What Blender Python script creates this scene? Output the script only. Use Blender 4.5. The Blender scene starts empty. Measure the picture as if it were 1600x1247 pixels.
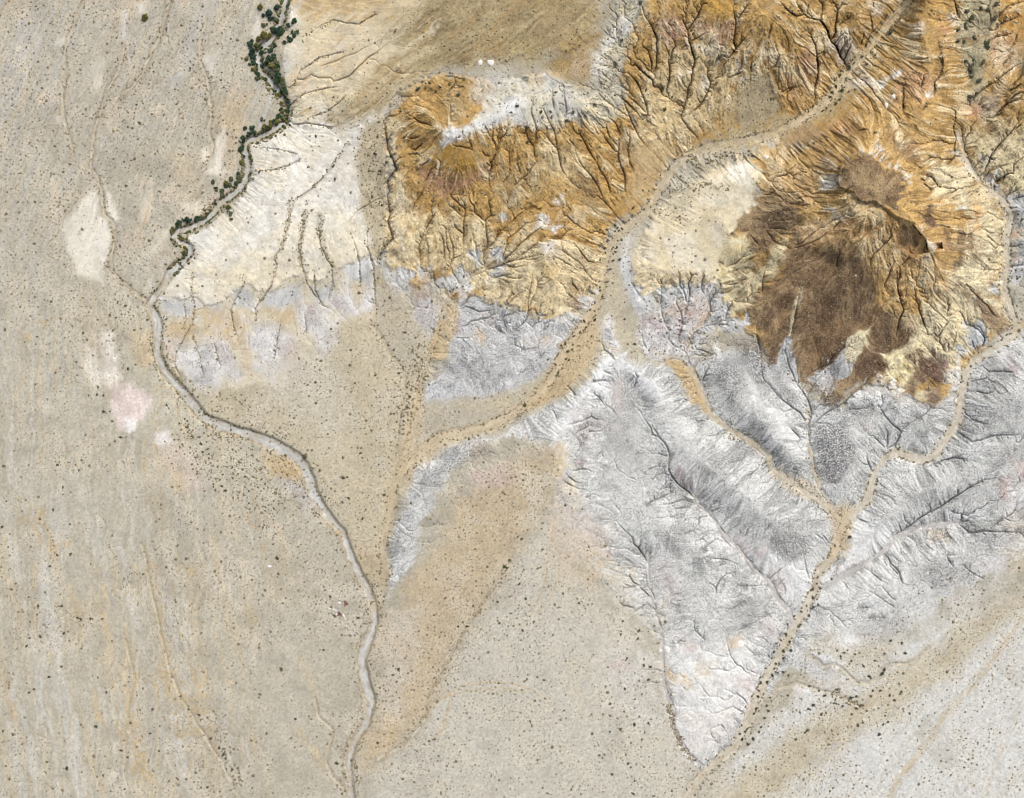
import bpy, math, random
import numpy as np
from mathutils import Vector

# ------------------------------------------------------------------ camera, sky, sun, exposure
sc = bpy.context.scene
M_PX = 0.5                       # metres of ground per photograph pixel
LENS = 35.0
CAM_H = 800.0 * LENS / 36.0      # flying height in metres
cam_d = bpy.data.cameras.new('camera'); cam = bpy.data.objects.new('camera', cam_d)
sc.collection.objects.link(cam); sc.camera = cam
cam_d.lens = LENS; cam_d.sensor_width = 36.0; cam_d.sensor_fit = 'HORIZONTAL'
cam_d.clip_start = 1.0; cam_d.clip_end = 20000.0
cam.location = (0, 0, CAM_H); cam.rotation_euler = (0, 0, 0)

SUN_ELEV, SUN_AZ = math.radians(48), math.radians(35)     # azimuth clockwise from +Y
world = bpy.data.worlds.new('World'); sc.world = world; world.use_nodes = True
wn = world.node_tree.nodes; bg = wn['Background']
sky = wn.new('ShaderNodeTexSky'); sky.sky_type = 'NISHITA'; sky.sun_disc = False
sky.sun_elevation = SUN_ELEV; sky.sun_rotation = SUN_AZ
hsv = wn.new('ShaderNodeHueSaturation'); hsv.inputs['Saturation'].default_value = 0.5      # thin high cloud whitens the sky
world.node_tree.links.new(sky.outputs[0], hsv.inputs['Color']); world.node_tree.links.new(hsv.outputs[0], bg.inputs[0]); bg.inputs[1].default_value = 0.13
sky.air_density = 0.8; sky.dust_density = 4.0; sky.ozone_density = 0.4
sun_d = bpy.data.lights.new('sun', 'SUN'); sun = bpy.data.objects.new('sun', sun_d)
sc.collection.objects.link(sun)
sun_d.energy = 1.9; sun_d.angle = math.radians(12); sun_d.color = (1.0, 0.955, 0.90)
sdir = Vector((math.sin(SUN_AZ) * math.cos(SUN_ELEV), math.cos(SUN_AZ) * math.cos(SUN_ELEV), math.sin(SUN_ELEV)))
sun.rotation_euler = sdir.to_track_quat('Z', 'Y').to_euler()
sun.location = (0, 0, 600)
sc.view_settings.view_transform = 'Standard'; sc.view_settings.look = 'None'
sc.view_settings.exposure = 0.14; sc.view_settings.gamma = 1.0
sc.cycles.filter_width = 1.0; sc.cycles.max_bounces = 4; sc.cycles.diffuse_bounces = 3

# ------------------------------------------------------------------ grid, noise, raster helpers
D = 1.2                                   # grid step in photograph pixels
MARG = 70.0
U = np.arange(-MARG, 1600 + MARG + 0.01, D); V = np.arange(-MARG, 1247 + MARG + 0.01, D)
NX, NY = len(U), len(V)
UU, VV = np.meshgrid(U.astype(np.float32), V.astype(np.float32))

def vnoise(x, y, seed):
    r = np.random.RandomState(seed); T = 256
    tab = r.rand(T, T).astype(np.float32)
    xi = np.floor(x).astype(np.int64); yi = np.floor(y).astype(np.int64)
    fx = (x - xi).astype(np.float32); fy = (y - yi).astype(np.float32)
    fx = fx * fx * (3 - 2 * fx); fy = fy * fy * (3 - 2 * fy)
    x0 = xi % T; x1 = (xi + 1) % T; y0 = yi % T; y1 = (yi + 1) % T
    a = tab[y0, x0] * (1 - fx) + tab[y0, x1] * fx
    b = tab[y1, x0] * (1 - fx) + tab[y1, x1] * fx
    return (a * (1 - fy) + b * fy) * 2 - 1

def fbm(scale, octv, seed, x=None, y=None, gain=0.5):
    x = UU if x is None else x; y = VV if y is None else y
    out = np.zeros(x.shape, np.float32); amp = 1.0; tot = 0
    for o in range(octv):
        out += amp * vnoise(x / scale * 2 ** o + 17.3 * o, y / scale * 2 ** o + 5.1 * o, seed + o)
        tot += amp; amp *= gain
    return out / tot

def sstep(a, b, x):
    t = np.clip((x - a) / (b - a), 0, 1); return t * t * (3 - 2 * t)

WX = fbm(34, 3, 11); WY = fbm(34, 3, 21)       # domain warp
WX2 = fbm(9, 2, 31); WY2 = fbm(9, 2, 41)

def parse(s, x0=0.0, y0=0.0, k=1.0):
    return [(x0 + k * float(a.split(',')[0]), y0 + k * float(a.split(',')[1])) for a in s.split()]

def window(pts, pad):
    xs = [p[0] for p in pts]; ys = [p[1] for p in pts]
    i0 = max(0, int((min(xs) - pad + MARG) / D)); i1 = min(NX, int((max(xs) + pad + MARG) / D) + 2)
    j0 = max(0, int((min(ys) - pad + MARG) / D)); j1 = min(NY, int((max(ys) + pad + MARG) / D) + 2)
    if i1 <= i0 or j1 <= j0: return None
    return slice(j0, j1), slice(i0, i1)

def polysd(pts, pad, warp=3.0, warp2=1.2):
    """signed distance (positive inside) to a closed outline with a naturally wandering edge"""
    w = window(pts, pad + warp)
    if w is None: return None, None
    x = UU[w] + warp * WX[w] + warp2 * WX2[w]; y = VV[w] + warp * WY[w] + warp2 * WY2[w]
    d = np.full(x.shape, 1e9, np.float32); ins = np.zeros(x.shape, bool)
    n = len(pts)
    for i in range(n):
        ax, ay = pts[i]; bx, by = pts[(i + 1) % n]
        dx, dy = bx - ax, by - ay; L = dx * dx + dy * dy + 1e-9
        t = np.clip(((x - ax) * dx + (y - ay) * dy) / L, 0, 1)
        d = np.minimum(d, (x - ax - t * dx) ** 2 + (y - ay - t * dy) ** 2)
        if ay != by:
            ins ^= ((ay > y) != (by > y)) & (x < dx * (y - ay) / dy + ax)
    d = np.sqrt(d)
    return w, np.where(ins, d, -d)

def linesd(pts, pad, warp=1.5, warp2=0.8):
    """distance to a polyline and the fraction along it"""
    w = window(pts, pad + warp + warp2)
    if w is None: return None, None, None
    x = UU[w] + warp * WX[w] + warp2 * WX2[w]; y = VV[w] + warp * WY[w] + warp2 * WY2[w]
    d = np.full(x.shape, 1e9, np.float32); f = np.zeros(x.shape, np.float32)
    seg = [math.dist(pts[i], pts[i + 1]) for i in range(len(pts) - 1)]; tot = sum(seg) + 1e-9; acc = 0
    for i in range(len(pts) - 1):
        ax, ay = pts[i]; bx, by = pts[i + 1]
        dx, dy = bx - ax, by - ay; L = dx * dx + dy * dy + 1e-9
        t = np.clip(((x - ax) * dx + (y - ay) * dy) / L, 0, 1)
        q = (x - ax - t * dx) ** 2 + (y - ay - t * dy) ** 2
        m = q < d; d = np.where(m, q, d); f = np.where(m, (acc + t * seg[i]) / tot, f); acc += seg[i]
    return w, np.sqrt(d), f

def blur(a, n=1):
    for _ in range(n):
        p = np.pad(a, 1, mode='edge')
        a = (p[:-2, 1:-1] + p[2:, 1:-1] + 2 * a + 0) * 0.25
        p = np.pad(a, 1, mode='edge')
        a = (p[1:-1, :-2] + p[1:-1, 2:] + 2 * a) * 0.25
    return a

def resize(a, ny, nx):
    y = np.linspace(0, a.shape[0] - 1, ny); x = np.linspace(0, a.shape[1] - 1, nx)
    y0 = np.minimum(y.astype(int), a.shape[0] - 2); x0 = np.minimum(x.astype(int), a.shape[1] - 2)
    fy = (y - y0)[:, None].astype(np.float32); fx = (x - x0)[None, :].astype(np.float32)
    r0 = a[y0]; r1 = a[y0 + 1]
    r = r0 * (1 - fy) + r1 * fy
    return r[:, x0] * (1 - fx) + r[:, x0 + 1] * fx
# ------------------------------------------------------------------ drainage traced from the photograph (pixel coordinates)
# main dry riverbed: x,y
RIVER = parse('447,-110 446,0 440,34 430,52 422,66 411,73 403,81 403.6,97 408,113 420,124 437,147 448,163 449,180 442,193 422,207 400,217 387,220 382,232 386,250 387,263 383,283 367,303 345,317 333,333 315,348 298,356 278,361 273,370 284,380 295,384 297,393 287,408 277,416 267,426 257,446 240,466 233,479 242,492 247,505 246,529 245,556 258,584 275,603 293,623 317,653 350,668 383,677 400,683 430,696 460,713 474,728 484,750 490,770 500,790 520,816 536,832 550,875 570,912 583,942 586,972 572,1005 565,1032 570,1065 580,1095 573,1128 552,1161 545,1198 548,1231 549,1247 551,1350')
RIVER_W = [(0,6.5),(0.25,6.5),(0.36,6),(0.42,7),(0.47,10),(0.55,10),(0.6,11),(0.64,9),(0.69,5),(0.76,6),(0.82,9),(0.86,7),(0.92,5.5),(1,5)]
# sandy washes: width(start,end) then points
SANDY = [
 (9,15, parse('1430,-60 1420,0 1387,38 1350,85 1323,113 1305,140 1283,165 1245,190 1205,212 1150,222 1100,232 1063,250 1035,287 1013,330 975,357 952,383 943,416 938,449 930,483 908,512 887,541 862,590 833,627 800,648 767,666 720,679 687,681 660,706 630,734 614,758 610,800 601,835 598,860 603,882 597,915 588,948')),
 (3,10, parse('1640,-60 1600,120')),
 (8,19, parse('1498,205 1507,247 1533,287 1567,313 1580,337 1572,367 1573,416 1568,449 1577,483 1588,509 1583,526 1550,546 1520,563 1510,583 1503,616 1497,656 1480,683 1462,711 1440,719 1420,713 1400,706 1380,719 1363,749 1357,779 1335,799 1320,813 1313,832 1300,872 1280,892 1272,925 1250,965 1227,1005 1213,1032 1196,1060 1179,1098 1164,1138 1147,1168 1118,1190 1094,1213 1078,1240 1060,1350')),
 (6,10, parse('1640,470 1600,505 1588,515')),
 (10,8, parse('1078,575 1098,620 1108,645 1135,668 1175,692 1200,712 1208,735 1235,752 1265,775 1295,795 1316,818')),
 (3,7, parse('1262,640 1262,690 1268,715 1272,740 1282,765 1297,790')),
 (4,6, parse('760,420 735,430 715,450 700,470 688,500 680,530 670,560 660,590 652,625 640,660 625,700 612,740')),
 (4,4, parse('585,480 583,510 597,530 612,556 630,580 632,610 625,640 620,680 612,720')),
]
GREYWASH = [
 (5,8, parse('1500,815 1470,820 1440,822 1400,840 1380,862 1346,885 1316,900 1285,918')),
 (3,7, parse('1078,766 1092,790 1110,803 1128,833 1153,855 1176,890 1199,907 1215,935 1233,955 1237,975')),
 (3,5, parse('967,600 966,640 966,668')),
 (2,4, parse('1013,865 1016,932 1027,962 1032,985 1036,1005 1034,1030 1038,1070 1043,1090 1053,1110 1050,1135 1062,1158 1075,1178 1098,1198')),
 (3,5, parse('1300,590 1290,600')),
]
# small washes on the western plain
PLAINWASH = [
 (1.6,3.0, parse('275,-40 262,20 248,62 240,75 224,112 205,138 190,146 178,160')),
 (1.5,3.0, parse('195,72 186,110 168,140 158,172 147,205 143,240 142,262 152,275 157,292 160,315 163,335 178,350 180,368 175,395 172,418 190,440 205,452 228,470')),
 (1.2,2.5, parse('137,-20 117,35 108,58 101,80 104,105 97,150 98,175 106,205 113,235 116,255')),
 (1.0,1.6, parse('322,30 312,70 312,95 325,125 330,180 327,200 333,230 325,258 318,265')),
 (1.2,2.0, parse('700,1080 668,1105 668,1120 645,1150 620,1170 590,1185')),
 (1.0,2.0, parse('493,1090 500,1120 520,1140 512,1165 508,1190 520,1215 538,1232')),
 (1.0,1.6, parse('222,850 228,870 235,920 250,985 262,1035 280,1085 300,1120 320,1150 345,1190 365,1230 375,1250')),
 (0.8,1.2, parse('195,1000 210,1060 200,1105 192,1150 197,1190')),
 (1.4,2.4, parse('1450,1010 1430,1030 1418,1036 1395,1037 1378,1048 1372,1058 1358,1066 1338,1065 1328,1058 1313,1043 1305,1039 1285,1041 1278,1032 1262,1022')),
 (1.0,2.0, parse('1345,1105 1320,1092 1300,1083 1285,1080 1265,1072 1245,1067 1215,1075')),
]
# gullies: (width0,width1,depth) per group, traced in enlarged crops (x0,y0,scale)
GUL = []
def gul(x0, y0, k, w0, w1, dep, txt):
    for ln in txt.strip().split('\n'):
        GUL.append((w0, w1, dep, parse(ln, x0, y0, k)))
# cream dome
gul(0,0,1,0.45,1.3,1.4,'''545,222 512,268 485,297 463,310 453,333 448,360 440,387 428,403 432,418 422,450 402,478 398,500
480,313 473,347 468,387 472,416 480,443 493,463 512,482
507,333 498,353 500,383 512,407 520,418 520,443 513,466
545,360 557,393 562,416 563,449
575,350 572,385 583,416 585,445 586,480
383,426 380,446 370,466 361,483 364,509 371,525
420,455 402,478
490,420 493,455 505,478
300,425 298,455 305,480 300,505 287,530 275,552 272,570 285,600
287,470 290,500 285,515 
610,300 560,330 540,352
400,230 420,232 465,240
400,268 425,266 455,258 470,248
300,520 312,560 318,590
330,525 345,575
440,500 433,530 428,560
475,490 478,520
600,60 560,80 535,92 515,100 500,105
620,60 575,90 545,120 520,128
480,185 510,175 530,160 540,150
450,198 480,193 520,200
447,170 470,150 500,140 530,135
455,140 470,110 500,90 540,80
470,60 490,48 520,32 560,38 590,20''')
# the deep gully between cream dome and ochre hill
gul(560,120,.15,1.6,3.2,5.0,'''320,390 265,460 275,560 300,660 320,780 370,880 400,970 330,1060 300,1110 320,1190''')
gul(560,290,.15,2.0,2.6,4.0,'''320,20 300,130 320,230 330,300 310,400 340,480 360,560 280,640 220,740 190,820''')
gul(560,120,.15,0.7,2.0,3.2,'''1380,480 1400,540 1395,640 1430,710 1445,790
1460,500 1465,560 1450,640 1460,690 1450,780
1560,500 1530,600 1480,650 1455,740
1270,580 1340,580 1355,570
1320,510 1335,550
970,710 1060,730 1110,745 1160,745 1195,770
1140,640 1170,700 1180,745
1280,760 1320,820 1370,830
1440,800 1380,900 1385,930 1350,1060 1365,1180
640,940 700,900 740,870
760,960 720,1060 680,1110
860,890 850,970 830,1050
640,800 580,800 510,815
470,620 550,640 620,620
500,390 560,420 640,470 760,510
970,220 960,300 955,470
1040,20 990,110 930,160
1010,130 1090,110
560,740 590,770 650,710''')
gul(560,290,.15,0.7,1.9,2.6,'''690,20 650,100 590,190 560,280
775,30 770,150 755,260 770,340 740,390 700,470 660,560 630,660 640,770
1030,20 1050,110 1100,180 1110,270 1095,400 1100,540 1090,650
1100,60 1065,110
940,70 980,130 1040,180 1100,230
920,170 1000,250 1090,330
1140,60 1150,150 1200,210 1215,290 1310,370
1190,20 1190,160
1360,60 1350,150 1385,310 1330,360 1330,500 1350,620 1290,700
820,460 870,540 885,650 900,770
930,400 940,500 990,630 990,760 950,860
985,360 1000,430 1090,500
900,430 920,640 950,690 940,760
700,480 690,540 720,640 720,780
740,430 680,580
1600,480 1470,470 1420,590 1300,690
1600,700 1550,730 1500,830 1420,840
1600,840 1500,820
1600,920 1480,940
1480,640 1440,700 1400,740
780,900 790,1010 820,1060
1220,600 1230,720
1150,690 1190,730''')
gul(760,120,.15,0.7,1.9,2.6,'''800,100 810,220 825,350 820,430
590,180 585,330 640,450 700,560 720,680 740,790 770,930 800,1000
540,80 480,220 460,360 490,450 520,550 505,690
610,590 650,660 720,740
400,520 430,630 490,730 500,860
850,640 910,720
690,90 690,250 700,350
950,430 950,560 1000,650 1080,800 1130,870
1060,690 1090,740
1210,570 1240,650 1300,740 1350,790
1250,500 1290,650
1130,880 1200,1000 1260,1100 1290,1220
900,720 950,860 1020,960 1100,1040 1170,1150 1200,1240
1400,480 1380,700 1370,850 1440,1020 1440,1200
1480,490 1500,640 1470,750 1490,880 1540,1010
1250,420 1330,470 1380,560 1400,640
330,520 320,560
230,740 235,870 240,930
320,760 320,900 350,1000
520,870 460,960 440,1010 360,1060 280,1150
250,1000 170,1130
1390,190 1440,290 1490,420 1540,520 1590,620
1440,250 1530,330 1590,400''')
gul(760,290,.15,0.7,1.8,2.2,'''410,130 400,180 380,260 300,340 240,400
640,180 560,240 420,250 380,265
560,360 420,390 300,500 230,550 200,650 160,760
640,340 560,440 460,510 370,590 300,680 200,750 165,810
560,540 520,610 420,690 350,740
600,700 500,740 350,770 240,790 160,830
540,770 440,780 350,770
430,830 300,850 180,845
360,915 290,880
400,960 300,965 170,940 60,960
250,1010 160,980
770,380 770,410 830,470 770,560 780,670 860,730 960,800
860,460 800,530 770,570
640,540 760,570
900,610 970,670 1020,740 1060,790 1140,810
820,170 850,230 880,270
690,740 800,780 880,840
730,980 790,1040 830,1120 900,1180
480,940 470,1030 450,1110 430,1220
610,930 540,1020 510,1130
1050,920 1040,1000 1000,1100 980,1190
1000,850 1050,930
870,950 890,1020 960,1100
340,1100 250,1150 210,1200
240,400 160,470 110,570 30,630''')
gul(760,450,.15,0.7,1.9,2.4,'''460,10 430,130 440,230 400,350 320,430 230,490
520,30 480,110 450,190
490,190 520,270 570,300 620,290
350,30 250,140 190,190
600,350 500,370 480,410 420,360
670,340 610,370 590,460
150,220 160,300 190,400 210,470
260,260 190,290 165,320
320,230 250,290
60,380 110,450 200,480
270,370 200,380
160,80 110,120
800,20 850,80 890,110
1190,550 1220,650 1300,700 1330,750
1100,1090 1170,1140 1240,1240
1320,975 1210,965 1140,970 1080,1000
1320,910 1260,880
1320,825 1280,825
690,230 680,280
570,150 550,280
830,1010 880,1060 930,1120
620,660 560,720
280,590 400,650 540,620''')
gul(560,450,.15,0.7,1.6,2.0,'''1480,180 1430,260 1350,310 1240,330 1160,350 1120,390 1040,410
1400,170 1380,230 1310,240 1240,245 1180,210 1090,180
1170,70 1110,160 1070,200
1490,220 1480,290 1510,360 1540,420
1390,370 1440,440 1530,480
1600,260 1520,300
1190,490 1150,525 1030,520
1340,580 1370,640
1200,600 1260,700
950,30 1000,100''')
gul(960,420,.15,0.7,2.0,2.6,'''390,60 440,130 480,180 490,260 475,360 490,460 510,540 560,640 570,740 620,810 680,830
540,140 490,170
470,100 485,160
400,280 440,340 475,370
660,20 680,80 680,170 720,240 740,320 755,370
640,190 650,260 640,360 680,440 700,530 690,640 665,720 670,800
720,50 770,110 775,200 780,280 760,370 740,460 710,530
850,40 800,80 775,140
910,20 935,70 905,140 910,230 940,270
970,190 950,240
1120,160 1080,230 1020,310 990,370 1000,440 960,490 940,560 930,600
1230,130 1110,170
1240,320 1210,390 1170,460 1160,530 1080,580 940,605
1260,190 1180,250 1090,260
1090,500 1050,570
1210,530 1170,590 1090,590
940,610 880,640 820,680 780,780 740,870
680,840 740,870 745,890
780,40 800,70
1060,230 980,380
170,60 160,140 200,190 240,260
1000,960 960,1050 930,1130 900,1200
1060,900 1030,1010
760,930 830,900 960,910 1040,880
800,850 900,850 1000,880
960,780 870,800
290,640 300,760 330,830
1480,640 1500,780 1530,980
1400,480 1370,560''')
gul(960,0,.15,0.8,2.2,3.4,'''735,20 745,130 740,260 770,340 770,430 810,540 845,640 815,740 800,840 760,920 755,1030 720,1160 690,1240
930,20 860,170 780,280 765,320
1215,40 1250,150 1265,250 1245,440 1270,520 1200,600 1100,570
1400,50 1310,170 1270,230
1000,660 960,780 1000,850 980,950 930,1040 910,1090 800,1200
290,80 310,160 390,280 440,400 440,540 430,700 400,760
270,460 350,530 380,650 380,760
530,470 570,580 580,760 570,850 545,960
200,640 290,750 390,840 410,900
60,750 150,760 240,870 280,980 330,1080 350,1200
0,980 100,1040 180,1120 240,1180
130,990 230,1080 330,1180
750,460 690,520
700,180 740,270
960,330 860,390 800,420
1160,470 1100,470
1420,640 1430,750
1340,750 1230,790 1180,810
1350,420 1280,510
980,950 1060,860
640,470 600,540 590,640
700,820 720,890''')
gul(1180,0,.15,0.8,2.2,3.0,'''250,20 340,110 430,170 500,150
420,20 490,130
560,30 530,140
500,150 560,190 670,210 720,270 760,360 790,420
710,10 690,130 680,210
840,10 850,130 830,270 840,330 800,400
930,10 880,80 850,120
1020,160 920,240 860,280
500,290 570,360 630,470 640,600 650,690 655,780 630,870 610,980
840,470 890,600
1220,20 1220,70
1190,130 1210,230 1210,310
1310,240 1250,300 1200,350 1150,450 1140,510
1130,310 1120,400 1090,480
1480,130 1420,190
180,230 130,400
250,570 200,690 150,730
440,890 350,920 270,960
310,980 370,930
940,340 870,400 820,460
960,420 900,500 880,580
1010,430 970,530 930,620''')
gul(1360,0,.15,0.8,2.4,4.0,'''1600,20 1430,70 1340,140 1310,200
1560,170 1430,220 1330,260 1290,310
1500,330 1400,380 1290,390
1580,260 1530,350 1500,440 1440,540
1600,600 1540,670 1440,740 1360,800 1300,860 1220,890 1140,950 1080,1010 1010,1040
1600,760 1470,900
1600,860 1510,920 1440,960
1600,960 1520,980 1450,1050
1590,1010 1400,1100 1280,1230
700,430 740,540 720,600 740,720 720,800 670,860 680,930 660,1000
740,560 745,700
870,20 900,130 920,190
530,840 520,920
560,780 520,900
800,740 740,800
340,870 340,1160
1030,1040 1020,1100
880,1150 880,1240
600,1080 540,1150
1350,720 1410,640 1480,560''')
gul(1360,170,.15,0.8,2.2,3.2,'''920,20 880,100 860,210 890,300 880,400 890,480
1300,90 1380,30
1600,70 1480,210 1380,330 1280,440 1220,580 1180,660
1500,220 1560,170
1220,460 1150,540 1060,620
1460,620 1380,740 1290,780 1290,860
1470,670 1400,700 1290,780
1520,840 1430,900 1400,950
1600,900 1480,950
610,700 560,750 520,740
700,780 640,780
820,890 900,850
640,850 550,780 
760,820 700,800 640,720
540,560 640,500 
880,500 800,580
1440,580 1340,610
1290,540 1220,500''')
gul(1120,170,.15,0.8,1.6,1.8,'''880,530 780,620 720,690 640,700
880,640 800,700 700,640
960,840 860,870 720,880
960,900 880,930 820,950
640,820 560,900 500,900
1230,800 1190,850
1400,800 1330,870
960,1000 880,1010
1600,200 1480,230
1080,640 1030,720
700,850 690,830''')
gul(1120,340,.15,0.8,1.8,2.0,'''1200,130 1060,220 900,300 790,325
1100,80 980,180 880,260 800,310
1300,20 1200,130
1290,330 1260,440 1240,520
280,380 190,480 80,520
240,540 100,580
260,680 130,700 50,700
90,870 120,960 100,1030
230,680 300,640
500,520 490,620 480,700 470,770
430,300 340,180
110,210 140,200 160,170
20,460 60,490
170,860 110,960 105,1030
250,1020 210,1070
880,700 800,1100 770,1240''')
gul(1360,340,.15,0.8,1.8,2.2,'''300,100 200,220 80,340 20,400
480,280 380,440 280,540 270,700
270,420 190,600 140,700
330,480 280,700 310,880 350,960 290,1100 260,1240
450,640 460,760 500,940 560,1110 590,1190
420,500 440,640
780,800 810,930 790,1040 850,1010
850,1030 760,1160 720,1230
1280,290 1310,360 1240,480 1330,470
1310,270 1210,180
1600,280 1440,300 1430,360
1600,490 1430,515
950,640 1060,780 1200,900 1300,1020
1220,760 1270,690
1050,1120 1130,1130 1190,1220
940,990 1000,1120 1080,1130
470,700 560,740
480,760 590,790
500,800 600,840
540,860 620,890
640,1190 700,1240''')
gul(1140,500,.15,0.8,1.8,2.0,'''270,30 310,200 310,340 330,500 340,600 420,700 530,830 640,910 720,960 790,1050
640,30 590,170 580,330 610,470 650,560 690,660 760,740 820,850 850,940 840,1060
1400,200 1260,250 1160,310 1080,380 1010,480 900,530 820,570
1600,470 1500,590 1420,660 1300,760 1190,860 1080,930 970,1000 880,1080 860,1130
1480,560 1420,650
1000,560 900,640 830,760 800,800
1080,560 1010,680 940,830
1140,560 1080,650 1030,780 960,850
960,870 880,940
1500,880 1420,920 1290,930 1180,960
1440,820 1340,860''')
gul(1360,500,.15,0.8,1.8,2.0,'''640,130 680,210 740,260 780,330 820,330
800,20 720,160 680,190
900,170 830,330
810,210 815,330
980,40 1080,70 1130,100 1190,180 1180,250 1100,330
1040,190 1060,230 1100,320
1150,480 1230,540 1300,545 1480,550
1230,610 1120,630 1040,650
1310,740 1200,770 1090,750
200,460 100,500 30,600
160,470 200,570 290,650
110,760 130,870
130,660 190,740 240,730
700,880 500,1020 330,1140
60,860 150,1000 240,1100 330,1180
860,560 890,600''')
gul(860,540,.15,0.8,1.8,2.2,'''640,380 530,370 420,390
650,310 560,270
660,225 610,225
720,510 820,500 860,560 860,620 930,690 990,790 1040,860 1060,930 1140,970 1210,1050 1230,1130 1225,1240
1040,840 1100,900 1130,960
450,500 530,550 580,620 660,690 700,740
720,760 610,800 540,890 480,900 400,900 340,1000 300,1060
600,800 470,770 430,740 330,790 180,830
430,820 380,860 260,910
620,810 610,900
380,920 370,970
480,900 440,960
800,920 790,1000
1240,370 1190,410
1390,550 1290,590
1580,770 1520,830
860,240 900,330 860,450
220,500 260,520
20,660 70,790
450,1180 540,1100
560,30 560,90 620,95 660,150''')
gul(860,700,.15,0.7,1.8,2.4,'''1220,20 1230,120 1225,230 1270,300 1330,380 1420,440 1500,540
1020,60 1130,60 1220,90
1200,195 1090,190 1030,220 960,270
1220,270 1120,280 1060,330
1240,340 1180,400 1140,450
1290,430 1220,490 1160,525 1000,600
1440,540 1320,560 1180,600
1440,620 1290,630
1400,700 1340,690 1250,730
1530,800 1480,860 1400,900
1600,740 1540,750 1530,800
380,430 290,430 200,390 140,350
380,380 260,360 180,300
440,480 360,520
460,260 330,220 240,250
850,980 910,1030 960,1100 980,1160
1600,940 1500,970
800,300 880,330''')
gul(1060,650,.15,0.7,1.7,1.8,'''430,890 340,920 310,980
460,950 370,990 330,1010
430,890 340,900 
340,1040 220,1060 190,1150
350,1190 240,1240
520,1050 460,1140
980,630 940,690 860,710
1250,830 1220,920
1460,930 1430,980 1420,1040
700,440 640,470 550,495
850,520 740,630
470,130 380,210 300,220
260,50 190,100
1210,330 1260,230 1180,150
880,1240 940,1140
660,1190 640,1230
720,1180 700,1240''')
gul(1260,650,.2125,0.8,1.8,2.0,'''700,110 660,200 600,240
600,110 590,240
440,300 480,410
490,140 570,230
1560,640 1510,720 1420,770 1350,830
1600,140 1350,150 1200,200
1180,320 1080,310 970,340 900,370
1600,440 1450,450 1300,470 1200,530 1080,600 970,680 850,740 790,790 700,850 600,910 530,1000
900,640 920,700 840,750
720,760 760,800
680,790 700,850
1180,730 1060,700
1060,880 950,920 880,900
1130,1080 1220,1160 1300,1200
1010,1000 1080,1110
870,930 930,990
600,1060 680,1150 700,1220
560,1000 620,1080
1600,860 1300,850 1180,870
460,790 380,760
70,700 80,660
200,960 120,880''')
gul(960,830,.15,0.7,1.8,2.2,'''1340,370 1270,430 1170,450 1110,500 1060,590 1060,660
1170,460 1130,590 1090,650
1320,350 1240,330 1160,300 1030,290
1190,340 1090,370
1090,70 980,130 940,170 910,200
1020,120 1000,220
1000,20 930,50 880,100
1210,150 1110,50
180,110 240,160 290,250
150,450 190,530 260,570
80,600 180,580 260,570
240,570 300,620 370,690
320,480 340,570 400,650 420,720
40,720 80,770 190,800
390,770 300,780 200,840
380,850 260,880
380,760 430,850 520,890
1450,670 1380,660 1330,740 1210,820 
1360,650 1230,700
1600,860 1530,910 1430,970 1310,1020
1600,1160 1530,1100 1480,1110
820,920 840,1030 930,1120
690,1130 640,1180 560,1170
540,1020 480,1080
1560,570 1430,570 1300,570''')
gul(1000,980,.15,0.7,1.5,1.6,'''890,130 920,230 950,320 1010,400 1050,410 1110,470 1150,490
620,230 720,260 810,300 930,315
710,440 790,440 860,440 930,460 1010,410
530,550 620,600 690,690 720,730 820,730 890,770 950,740 990,690 1080,760 1130,820
620,800 720,740
690,910 800,905 900,860 960,835 1040,870 1100,900
1090,200 1150,250 1210,300 1260,290
1230,100 1280,110 1340,170
870,640 970,700
720,1060 850,1030 890,1090
720,1080 750,1150 790,1180
690,1190 780,1190 830,1230
970,960 1040,1010
230,70 300,30
330,190 380,170 420,140
260,210 200,250
0,440 180,440 230,460
0,590 110,570 210,575
290,690 370,690
360,830 490,825
420,600 470,650
1260,500 1100,430''')
gul(1180,830,.15,0.7,1.6,1.6,'''480,150 500,250 530,370 555,500
450,130 480,180
760,160 700,80 620,30
1380,310 1420,390 1500,460 1530,540
1300,560 1390,660 1460,720
1170,620 1330,710 1450,800
1060,800 1160,800
1090,910 1350,905
110,550 150,490 230,420 270,380
210,600 240,550 290,510
320,620 280,550
0,940 90,890 200,850
120,470 100,460
1180,400 1250,470 1310,520
960,600 930,550''')
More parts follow.
